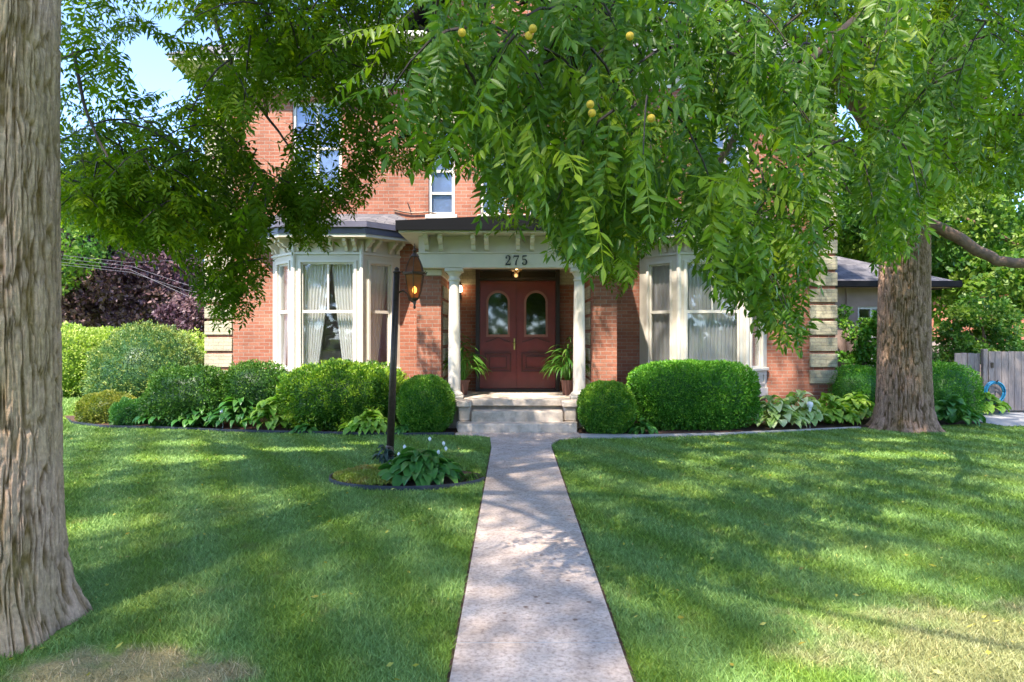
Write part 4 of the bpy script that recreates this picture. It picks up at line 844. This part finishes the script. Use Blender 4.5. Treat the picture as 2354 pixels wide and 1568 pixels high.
# ------------------------------------------------------------------ shrubs
def quadleaves(pos, nrm, L, W, tint, up=.0, spread=.6, fold=.0):
    n = len(pos); d = nrm + rng.normal(0, spread, (n, 3)); d[:, 2] += up; d /= np.linalg.norm(d, axis=1)[:, None] + 1e-9
    s = np.cross(d, rng.normal(0, 1, (n, 3))); s /= np.linalg.norm(s, axis=1)[:, None] + 1e-9
    L = L * rng.uniform(.6, 1.2, n)[:, None]; W = W * rng.uniform(.7, 1.2, n)[:, None]
    v = np.stack([pos, pos + d * L * .45 + s * W / 2, pos + d * L, pos + d * L * .45 - s * W / 2], 1).reshape(-1, 3)
    return v, np.arange(4 * n).reshape(-1, 4), np.repeat(tint, 4)
def shrub(name, cx, cy, cz_, rx, ry, rz, n, L, W, mat, label, cat='shrub', power=2.0, lump=.12, group=None, tip=.5, seed=0, spread=.7, zmin=.02, tuft=0):
    u = rng.normal(0, 1, (n, 3)); u /= np.linalg.norm(u, axis=1)[:, None]; nn = (np.abs(u) ** power).sum(1) ** (-1 / power)
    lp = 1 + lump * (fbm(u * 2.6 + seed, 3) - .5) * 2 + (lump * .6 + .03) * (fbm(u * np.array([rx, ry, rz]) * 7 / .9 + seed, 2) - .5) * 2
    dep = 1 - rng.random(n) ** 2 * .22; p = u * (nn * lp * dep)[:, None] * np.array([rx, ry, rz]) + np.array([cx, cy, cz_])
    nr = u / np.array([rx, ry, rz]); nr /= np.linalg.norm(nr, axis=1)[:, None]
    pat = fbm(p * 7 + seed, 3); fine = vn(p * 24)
    t = np.clip(.24 + .55 * (dep - .78) / .22 * rng.random(n) + (pat - .5) * tip * 2.4 + (fine - .5) * .5 + .12 * rng.random(n) + .16 * nr[:, 2], 0, 1)  # random growth colour, plus lit tops and dark inside painted into the tint
    k = p[:, 2] > zmin; V, Q2, T2 = quadleaves(p[k], nr[k], L, W, t[k], .25, spread)
    # inner mass
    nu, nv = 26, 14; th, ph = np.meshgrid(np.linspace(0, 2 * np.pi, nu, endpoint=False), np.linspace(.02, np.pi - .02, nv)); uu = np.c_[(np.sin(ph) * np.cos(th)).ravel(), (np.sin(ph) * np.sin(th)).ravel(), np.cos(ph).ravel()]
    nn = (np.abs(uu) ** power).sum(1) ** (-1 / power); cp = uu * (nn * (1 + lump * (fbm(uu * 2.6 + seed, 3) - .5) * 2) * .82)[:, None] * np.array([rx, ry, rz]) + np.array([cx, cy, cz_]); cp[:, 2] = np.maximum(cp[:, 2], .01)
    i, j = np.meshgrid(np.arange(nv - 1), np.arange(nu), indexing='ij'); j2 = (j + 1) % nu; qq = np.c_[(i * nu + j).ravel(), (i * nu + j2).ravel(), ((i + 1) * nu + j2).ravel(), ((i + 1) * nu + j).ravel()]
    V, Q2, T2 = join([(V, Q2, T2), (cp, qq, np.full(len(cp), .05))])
    return npmesh(name, V, Q2, mat, tint=T2, label=label, cat=cat, group=group)
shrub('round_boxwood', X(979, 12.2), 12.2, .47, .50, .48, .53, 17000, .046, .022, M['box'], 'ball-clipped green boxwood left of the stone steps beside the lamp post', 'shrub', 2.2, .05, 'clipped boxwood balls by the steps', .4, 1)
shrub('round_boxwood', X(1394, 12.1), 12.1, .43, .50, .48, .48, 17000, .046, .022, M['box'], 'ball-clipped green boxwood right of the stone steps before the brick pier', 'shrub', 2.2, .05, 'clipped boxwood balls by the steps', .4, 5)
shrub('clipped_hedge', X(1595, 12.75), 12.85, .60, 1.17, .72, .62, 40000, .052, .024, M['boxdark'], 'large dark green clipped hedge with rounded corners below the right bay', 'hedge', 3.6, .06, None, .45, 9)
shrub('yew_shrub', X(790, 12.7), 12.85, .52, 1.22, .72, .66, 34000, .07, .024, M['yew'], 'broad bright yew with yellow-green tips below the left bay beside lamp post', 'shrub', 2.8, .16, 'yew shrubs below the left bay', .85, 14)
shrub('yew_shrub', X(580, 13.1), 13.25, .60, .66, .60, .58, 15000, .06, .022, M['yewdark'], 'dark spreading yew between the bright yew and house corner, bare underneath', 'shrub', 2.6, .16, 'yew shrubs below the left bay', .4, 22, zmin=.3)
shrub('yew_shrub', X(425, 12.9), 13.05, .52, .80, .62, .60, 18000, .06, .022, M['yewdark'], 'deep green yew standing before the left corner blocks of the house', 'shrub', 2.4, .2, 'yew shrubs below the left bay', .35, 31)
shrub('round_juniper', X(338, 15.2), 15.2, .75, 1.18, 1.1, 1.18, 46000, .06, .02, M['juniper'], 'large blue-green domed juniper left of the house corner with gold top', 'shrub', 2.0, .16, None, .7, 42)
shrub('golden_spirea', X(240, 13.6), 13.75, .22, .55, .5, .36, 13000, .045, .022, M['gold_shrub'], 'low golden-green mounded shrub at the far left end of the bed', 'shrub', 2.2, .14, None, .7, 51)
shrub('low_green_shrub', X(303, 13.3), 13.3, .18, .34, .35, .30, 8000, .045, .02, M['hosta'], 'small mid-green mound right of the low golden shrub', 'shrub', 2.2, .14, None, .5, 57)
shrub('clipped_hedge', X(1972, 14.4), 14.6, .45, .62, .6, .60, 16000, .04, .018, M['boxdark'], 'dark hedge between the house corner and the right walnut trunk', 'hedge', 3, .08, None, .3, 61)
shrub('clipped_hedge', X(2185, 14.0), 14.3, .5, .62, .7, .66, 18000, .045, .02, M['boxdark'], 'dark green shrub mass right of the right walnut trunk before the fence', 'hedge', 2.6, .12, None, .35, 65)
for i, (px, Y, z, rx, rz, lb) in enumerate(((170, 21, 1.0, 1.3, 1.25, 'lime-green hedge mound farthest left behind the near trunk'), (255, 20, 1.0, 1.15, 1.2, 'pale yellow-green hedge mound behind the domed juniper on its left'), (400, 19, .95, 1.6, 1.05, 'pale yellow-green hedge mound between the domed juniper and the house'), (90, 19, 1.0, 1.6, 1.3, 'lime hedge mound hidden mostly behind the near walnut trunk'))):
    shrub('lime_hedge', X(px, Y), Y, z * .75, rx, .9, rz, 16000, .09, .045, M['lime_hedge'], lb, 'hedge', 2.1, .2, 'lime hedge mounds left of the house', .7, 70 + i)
# ---- broad-leaved plants
def rosette(name, cx, cy, n, Lr, wid, hgt, rad, mat, label, cat='hosta', group=None, z0=.0, tmean=.5, parent=None, arch=1.0):
    V = []; Q2 = []; T2 = []; nb = 0
    for i in range(n):
        a = random.uniform(0, 2 * math.pi); q = math.sqrt(random.random()); out = rad * q; rise = hgt * (1.0 - .75 * q * arch) * random.uniform(.8, 1.15)
        L = Lr * random.uniform(.75, 1.2); W = wid * random.uniform(.8, 1.2); tt = min(1, max(0, random.gauss(tmean, .18)))
        ca, sa = math.cos(a), math.sin(a); side = Vector((-sa, ca, 0)); rows = 6; el0 = R(random.uniform(10, 45)) * (1 - q * .5); twist = random.uniform(-.4, .4)
        p = Vector((cx + ca * (out - L * .35), cy + sa * (out - L * .35), z0 + rise * .85)); base = Vector((cx + ca * .03, cy + sa * .03, z0)); el = el0
        # stalk
        V += [tuple(base - side * .004), tuple(base + side * .004), tuple(p + side * .004), tuple(p - side * .004)]; Q2.append((nb, nb + 1, nb + 2, nb + 3)); T2 += [.5] * 4; nb += 4
        for r_ in range(rows + 1):
            t = r_ / rows; wd = W * .5 * math.sin(math.pi * min(1, (t * .97 + .015)) ** .75); up = Vector((-math.sin(el) * ca, -math.sin(el) * sa, math.cos(el)))
            s2 = (side * math.cos(twist) + up * math.sin(twist)); V += [tuple(p - s2 * wd + up * wd * .35), tuple(p), tuple(p + s2 * wd + up * wd * .35)]; T2 += [tt + .15, tt, tt + .15]
            p = p + Vector((ca * math.cos(el), sa * math.cos(el), math.sin(el))) * (L / rows); el -= R(random.uniform(10, 20))
        for r_ in range(rows): b = nb + r_ * 3; Q2 += [(b, b + 3, b + 4, b + 1), (b + 1, b + 4, b + 5, b + 2)]
        nb += 3 * (rows + 1)
    V = np.array(V); V[:, 2] = np.maximum(V[:, 2], z0 + .004)
    return npmesh(name, V, np.array(Q2), mat, parent, tint=np.clip(T2, 0, 1), smooth=True, **({} if parent else dict(label=label, cat=cat, group=group)))
HG = 'hostas along the house beds'
for px, py, r_, h, n, mt, lb, W in ((395, 985, .52, .44, 110, 'hosta', 'green hosta in the left bed under the corner yew', .09), (465, 988, .46, .40, 90, 'hosta', 'green hosta left of the small white garden light', .09), (555, 990, .54, .44, 130, 'hosta', 'blue-green narrow-leaved hosta right of the small white garden light', .07),
        (625, 992, .40, .42, 70, 'hosta_lime', 'lime-green hosta between the blue-green hosta and bright yew', .11), (600, 952, .45, .42, 80, 'hosta_lime', 'tall pale lime hosta behind, under the bare dark yew', .12), (850, 1000, .42, .26, 90, 'hosta_lime', 'low yellow-green hosta just left of the lamp post pole', .09),
        (925, 1000, .16, .12, 30, 'hosta', 'small bluish hosta between lamp post pole and boxwood ball', .06), (700, 998, .2, .10, 30, 'hosta', 'tiny low hosta in the mulch before the bright yew', .06), (1478, 1000, .2, .16, 34, 'hosta', 'small hosta between the right boxwood ball and large hedge', .07),
        (1775, 990, .50, .42, 120, 'hosta_var', 'white-edged variegated hosta right of the large clipped hedge', .11), (1838, 985, .48, .44, 110, 'hosta_var', 'white-edged variegated hosta just left of the white stake', .11), (1905, 980, .46, .40, 110, 'hosta_lime', 'light green hosta just right of the white stake', .11), (1965, 975, .48, .38, 110, 'hosta_lime', 'light green hosta against the left side of the right walnut trunk', .11),
        (2185, 980, .46, .34, 100, 'hosta', 'green hosta right of the right walnut trunk', .11), (2255, 955, .48, .34, 100, 'hosta_lime', 'light green hosta in front of the blue hose', .11), (2310, 968 - 4, .0, .0, 0, 'hosta', '', .1)):
    if n: Yp = CH * F / (py - HY) + r_ * .8; rosette('hosta', X(px, Yp), Yp, int(n * 1.3), .24, W * 1.3, h * 1.65, r_ * 1.08, M[mt], lb, group=HG)
# lamp bed
m = MB(); pl_ = [(LB[0] + .93 * math.cos(a), LB[1] + .62 * math.sin(a)) for a in np.linspace(0, 2 * np.pi, 40, endpoint=False)]
sheet('lamp_bed_soil', pl_, .008, M['soil'], kind='structure')
m = MB(); rg = []
for a in np.linspace(math.pi * .93, math.pi * 1.93, 36):
    rg.append([(LB[0] + (.93 + o) * math.cos(a), LB[1] + (.62 + o) * math.sin(a), z) for o, z in ((.0, -.02), (.0, .05), (.018, .055), (.02, -.02))])
m.loft(rg); m.build('bed_edging', M['plastic'], label='curved black plastic edging round the front of the lamp post bed', cat='edging')
rosette('hosta', X(968, 8.2), 8.2, 170, .24, .13, .40, .46, M['hosta'], 'large green hosta with white flower stalks in the lamp post bed')
hs = [o for o in C.objects if o.get('label', '').startswith('large green hosta with white')][0]
for i, (px, pt) in enumerate(((988, 1010), (1020, 1020), (1025, 1032), (1008, 1040), (930, 1028), (917, 1045), (998, 1060), (965, 1055))):
    x = X(px, 8.3); zt2 = Z(pt, 8.3); xb_ = X(980, 8.2) + random.uniform(-.12, .12)
    m = MB(); m.tube([(xb_, 8.2, .1), ((xb_ + x) / 2 + .01, 8.25, (zt2 + .1) / 2), (x, 8.3, zt2)], .004, 5); m.build('flower_stalk', M['hosta_var'], hs)
    m = MB(); m.lathe([(.002, zt2 - .03), (.016, zt2 - .01), (.02, zt2 + .01), (.006, zt2 + .03)], x, 8.3, 8); m.build('flower', M['white'], hs, True)
n = 9000; a = rng.uniform(0, 2 * np.pi, n); q = np.sqrt(rng.random(n)); gx = LB[0] - .40 + .5 * q * np.cos(a); gy = LB[1] - .02 + .5 * q * np.sin(a); ok = ((gx - LB[0]) / .9) ** 2 + ((gy - LB[1]) / .59) ** 2 < 1; gx, gy = gx[ok], gy[ok]
gz = .09 * np.clip(1 - ((gx - LB[0] + .4) / .55) ** 2 - ((gy - LB[1]) / .55) ** 2, 0, 1) + .01 + .05 * fbm(np.c_[gx * 9, gy * 9, gx * 0]) * rng.random(len(gx))
V, Q2, T2 = quadleaves(np.c_[gx, gy, gz], np.tile([0, 0, 1.], (len(gx), 1)), .035, .014, np.clip(.12 + (fbm(np.c_[gx * 5, gy * 5, gx * 0]) - .4) * 1.6 + .2 * rng.random(len(gx)), 0, 1), .3, .7)
npmesh('golden_moss', V, Q2, M['sedum'], tint=T2, label='golden and rusty low moss at the left of the lamp bed', kind='stuff')
rosette('dark_leaf_plant', lx0 - .03, ly - .15, 46, .14, .05, .30, .14, leafmat('dark_leaf', (.012, .03, .02), (.03, .06, .04), (.10, .13, .11), .1), 'small dark leafy plant wrapped round the lamp post base', 'plant')
rosette('grass_tuft', X(1085, 8.2), 8.2, 60, .16, .012, .10, .16, M['fern'], 'wispy yellow-green tuft at the right end of the lamp bed', 'plant', tmean=.8)
# palms in pots
for px, lb, hh, Y in ((1062, 'potted palm behind the left porch column', 1.0, 13.55), (1306, 'potted palm behind the right porch column', .95, 13.5)):
    x = X(px, Y); t = empty('potted_palm', (x, Y, PF), lb, 'potted plant', 'potted palms on the porch')
    MB().lathe([(.10, PF), (.14, PF + .26), (.155, PF + .26), (.155, PF + .30), (.13, PF + .30), (.12, PF + .27)], x, Y, 16).build('pot', M['soilpot'], t)
    rosette('foliage', x, Y, 150, .42, .035, .95, .40, M['fern'], '', z0=PF + .26, parent=t, tmean=.45, arch=.9)
# ---- garden lights, stake
def glight(px, py, h, lb):
    Y = CH * F / (py - HY); x = X(px, Y); t = empty('garden_light', (x, Y, 0), lb, 'garden light', 'small garden lights in the bed')
    MB().lathe([(.008, 0), (.008, h * .6), (.02, h * .62), (.03, h * .75)], x, Y, 10).build('stake', M['white'], t)
    MB().lathe([(.03, h * .75), (.045, h * .8), (.06, h * .88), (.05, h * .97), (.01, h)], x, Y, 12).build('lamp_head', M['white'], t, True)
glight(512, 985, .36, 'small white garden light between the two green hostas'); glight(478, 980, .50, 'taller white garden light left of the small white one')
glight(1862, 985, .5, 'white stake light between the variegated and light green hostas')
# ------------------------------------------------------------------ fence, hose, shed, neighbours
fe = empty('wooden_fence', (X(2290, 15), 15, 0), 'weathered grey board fence with gate at right edge', 'fence')
m = MB(); x = X(2195, 15.2); k = 0
m2 = MB()
while x < 17:
    if not (10.4 < x < 11.8): (m if x < 11 else m2).box(x, x + .135, 15.2 + .01 * (k % 2), 15.225 + .01 * (k % 2), .03, 1.33 + random.uniform(-.015, .015))
    x += .145; k += 1
m.build('board_panel', M['fence'], fe); m2.build('board_panel', M['fence'], fe)
m = MB(); x = 10.56
while x < 11.75: m.box(x, x + .135, 15.12, 15.145, .06, 1.36 + random.uniform(-.01, .01)); x += .145
m.box(10.56, 11.74, 15.15, 15.18, .3, .4); m.box(10.56, 11.74, 15.15, 15.18, 1.1, 1.2); g = m.build('gate', M['fence'], fe)
MB().box(10.60, 10.66, 15.10, 15.118, 1.0, 1.12, .005).build('latch', M['iron'], g)
for x in (10.48, 11.82): MB().box(x - .05, x + .05, 15.1, 15.2, 0, 1.42, .008).build('fence_post', M['fence'], fe)
hx, hz = X(2288, 15.0), Z(902, 15.0); m = MB()
for k in range(7):
    rr = .20 + .028 * random.uniform(-1, 1) + .01 * (k % 3); ox, oz = random.uniform(-.02, .02), random.uniform(-.02, .02)
    pts = [(hx + ox + rr * math.cos(a), 15.05 - .012 * k + .0, hz + oz + rr * 1.12 * math.sin(a)) for a in np.linspace(0, 2 * math.pi, 30)]; m.tube(pts, .012, 6)
m.tube([(hx + .1, 15.0, hz - .2), (hx + .12, 14.98, hz - .38), (hx + .05, 14.98, hz - .5)], .012, 6)
m.build('garden_hose', M['hose'], smooth=True, label='coiled blue garden hose hanging on the grey gate', cat='hose')
MB().tube([(hx, 15.11, hz + .24), (hx, 14.93, hz + .24), (hx, 14.92, hz + .28)], .012, 6).build('hose_hook', M['iron'], g)
sh = empty('garden_shed', (X(2255, 18), 18, 0), 'small pale garden shed top showing above the gate', 'shed')
sx0, sx1 = X(2222, 18), X(2270, 18); MB().box(sx0 + .03, sx1 - .03, 18, 20, 0, 1.30).build('wall', M['siding'], sh)
m = MB(); sc2 = (sx0 + sx1) / 2
m.prism([(sx0 - .04, 1.28), (sx1 + .04, 1.28), (sc2, 1.52)], 17.95, 18.0); m.build('gable', M['white'], sh)
m = MB(); m.prism([(sx0 - .08, 1.27), (sc2, 1.56), (sx1 + .08, 1.27), (sx1 + .08, 1.22), (sc2, 1.51), (sx0 - .08, 1.22)], 18.001, 20.1); m.build('roof', M['fence'], sh)
nb_ = empty('neighbour_house', (22, 30, 0), 'distant red brick house behind the fence at right edge', 'house')
MB().box(15.5, 32, 31, 40, 0, 3.6).build('wall', M['farbrick'], nb_)
m = MB(); m.prism([(15, 3.6), (32.5, 3.6), (24, 7.5)], 30.6, 40.5); m.build('roof', M['shingle'], nb_)
for x in (18, 22, 26, 30): window(nb_, x, x + 1, 1.2, 2.8, 31, head=False, blind=False, mull=True)
# utility wires far left
ut = empty('utility_wires', (X(150, 26), 26, 0), 'thin utility wires crossing before the purple tree', 'wire')
for i, (a, b) in enumerate(((612, 668), (598, 655), (606, 680), (590, 597))):
    m = MB(); m.tube([(*P(-60, a - 25 + 6 * i, 27)[:2], P(-60, a - 25, 27).z), P(300, a + 14, 26.5), P(430, b, 26), P(560, b + 20, 26)], .006, 5); m.build('wire', M['greygutter'], ut)
# ------------------------------------------------------------------ background trees
def bgtree(name, x, y, h, blobs, n, L, W, mat, label, group=None, tr=.25, clump=.5, tip=.7):
    t = empty(name, (x, y, 0), label, 'tree', group); P_ = []; N_ = []; T_ = []
    tot = sum(b[3] * b[4] * b[5] for b in blobs)
    for (bx, by, bz, rx, ry, rz) in blobs:
        k = int(n * rx * ry * rz / tot); nc = max(8, k // 90); u = rng.normal(0, 1, (nc, 3)); u /= np.linalg.norm(u, axis=1)[:, None]; rr = rng.uniform(.45, 1.0, nc) ** .6
        cc = u * rr[:, None] * np.array([rx, ry, rz]) + np.array([bx, by, bz]); ci = rng.integers(0, nc, k); off = rng.normal(0, 1, (k, 3)); off /= np.linalg.norm(off, axis=1)[:, None]
        p = cc[ci] + off * (clump * rng.uniform(.5, 1.0, k) ** .5)[:, None] * np.array([1, 1, .7]); P_.append(p); N_.append(off)
        T_.append(np.clip(.5 + (rng.random(nc)[ci] - .5) * tip + rng.normal(0, .12, k), 0, 1))
    p = np.concatenate(P_); nr = np.concatenate(N_); t2 = np.concatenate(T_); k = p[:, 2] > .1
    k &= ~((p[:, 1] > WY - .5) & (p[:, 1] < 24.5) & (p[:, 0] > XL - .3) & (p[:, 0] < XR + .3))
    V, Q2, T2 = quadleaves(p[k], nr[k], L, W, t2[k], -.1, .8); npmesh('crown', V, Q2, mat, t, tint=T2)
    limbs([([(x, y, 0), (x + .1, y, h * .4), (x - .1, y, h * .8)], tr, tr * .4)] + [([(x, y, h * .3 + .3 * i), ((x + b[0]) / 2, (y + b[1]) / 2, (h * .3 + b[2]) / 2 + .6), (b[0], b[1], b[2])], tr * .45, tr * .12) for i, b in enumerate(blobs[:5])], t, M['limb'], 'trunk')
    return t
bgtree('copper_plum_tree', X(300, 33), 33, 7, [(X(205, 33), 33, 4.8, 2.2, 2, 2.2), (X(330, 33), 32.5, 4.3, 2.4, 2, 2.4), (X(410, 33), 34, 3.6, 1.8, 2, 1.7), (X(250, 33), 33, 3, 3, 2, 1.8), (X(110, 33), 33, 4.5, 2, 2, 2.5)], 34000, .24, .15, M['purple'], 'purple-leaved tree behind the hedges left of the house', clump=.55, tip=1.0)
bgtree('copper_plum_tree', X(445, 28), 28, 3.4, [(X(445, 28), 28, 2.2, 1.2, 1.2, 1.1)], 6000, .2, .12, M['purple'], 'small low purple tree next to the left corner of the house', clump=.4, tip=.8)
bgtree('spruce_tree', X(240, 44), 44, 15, [(X(240, 44), 44, 4 + 2.2 * i, 5.2 - .9 * i, 4, 2) for i in range(5)], 26000, .4, .14, M['spruce'], 'dark blue-green spruce rising behind the purple tree', clump=.8)
bgtree('spruce_tree', X(400, 42), 42, 12, [(X(400, 42), 42, 3 + 2 * i, 4.2 - .8 * i, 4, 2) for i in range(4)], 18000, .4, .14, M['spruce'], 'second dark spruce close to the left house corner', clump=.8)
bgtree('maple_tree', X(60, 30), 30, 9, [(X(0, 30), 30, 6, 5, 4, 3.2), (X(-260, 30), 32, 5, 5, 4, 4)], 24000, .26, .17, M['maple'], 'green maple far left behind the near trunk', clump=.7)
bgtree('maple_tree', 12.5, 24, 9, [(11.3, 24, 6.2, 2.6, 2.4, 2.2), (14.0, 23.5, 5.4, 2.6, 2.4, 2.4), (17.0, 24, 6.5, 3, 2.6, 3), (10.0, 25, 4.8, 1.8, 2, 1.4), (15.8, 23, 3.6, 2.2, 2, 1.4)], 46000, .22, .16, M['maple'], 'bright green maple behind the low extension', clump=.55, tip=1.0)
bgtree('maple_tree', 15.0, 17.2, 5, [(13.4, 17.6, 3.0, 1.3, 1.2, .9), (14.8, 17.2, 4.6, 1.8, 1.4, 1.4), (12.2, 18.6, 5.0, 1.2, 1.2, 1.0), (16, 17, 3, 1.5, 1.4, 1.2)], 22000, .16, .12, M['maple'], 'leafy maple overhanging the grey fence at right', clump=.4, tip=1.0)
bgtree('young_tree', 11.0, 15.9, 2.7, [(10.9, 15.9, 1.9, .75, .6, .8), (11.6, 16.2, 1.6, .6, .6, .6), (10.3, 15.9, 1.5, .5, .5, .5)], 9000, .10, .06, M['maple'], 'small leafy tree right of the right walnut trunk by the gate', tr=.05, clump=.22, tip=.9)
bgtree('climbing_shrub', X(1985, 16.2), 16.2, 2.0, [(X(2000, 16.2), 16.2, 1.4, .45, .4, .65), (X(1945, 16.2), 16.2, 2.0, .18, .2, .38), (X(1948, 16.2), 16.2, 1.1, .25, .2, .3), (X(2010, 16.2), 16.1, 2.1, .3, .3, .3)], 5200, .09, .055, M['box'], 'thin leafy shrub growing before the extension window', tr=.04, clump=.14, tip=.6)
for i, (x, y, h, lb) in enumerate(((-26, 46, 13, 'tall green tree far off at the left edge of the garden'), (-38, 40, 11, 'broad green tree beyond the left driveway'), (24, 44, 13, 'tall green tree behind the brick neighbour house'), (36, 38, 12, 'broad green tree beyond the neighbour house at far right'), (9, 40, 13, 'tall pale green tree rising behind the right side of the house'))):
    bgtree('background_tree', x, y, h, [(x - 2, y, h * .62, 3.6, 3, 3.4), (x + 2.4, y + 1, h * .55, 3.4, 3, 3.4), (x, y, h * .85, 2.6, 2.6, 2.2), (x + .5, y, h * .3, 4.5, 3, 2.6)], 15000, .4, .26, M['maple'], lb, 'far background trees', .35, .9, .8)

# ------------------------------------------------------------------ across the street, behind the camera (seen in the panes)
sheet('street', [(-80, -14), (80, -14), (80, -7), (-80, -7)], .006, pmat('street_asphalt', (.06, .06, .062), .9, .2, 3, .3, 60), kind='structure')
n = 9000; p = np.c_[rng.uniform(-60, 60, n), rng.uniform(-34, -24, n), rng.uniform(.5, 1, n) ** .7 * 0 + rng.uniform(.3, 11, n)]; p = p[p[:, 2] < 6 + 6 * fbm(np.c_[p[:, 0] * .12, 0 * p[:, 0], 0 * p[:, 0]])]
V, Q2, T2 = quadleaves(p, rng.normal(0, 1, p.shape), 1.5, .9, rng.random(len(p)), 0, .5)
npmesh('street_trees', V, Q2, M['maple'], tint=T2, label='leafy trees across the street behind the viewer', kind='stuff')

n = 420; yy = rng.uniform(3.2, 12, n); xx = rng.uniform(-1, 1, n) * yy * .75; ok = ((xx < -.4) | (xx > .7)) & (yy < 11.3); p = np.c_[xx[ok], yy[ok], rng.uniform(.02, .035, ok.sum())]
V, Q2, T2 = quadleaves(p, np.tile([1., 0, .05], (len(p), 1)), .048, .02, rng.random(len(p)), 0, 1.2); V[:, 2] = np.clip(V[:, 2], .018, .05)
npmesh('fallen_leaves', V, Q2, leafmat('yellowed_leaf', (.22, .16, .03), (.42, .36, .05), (.55, .50, .14), .3), tint=T2, label='scattered small yellow fallen leaves on the lawn', kind='stuff')
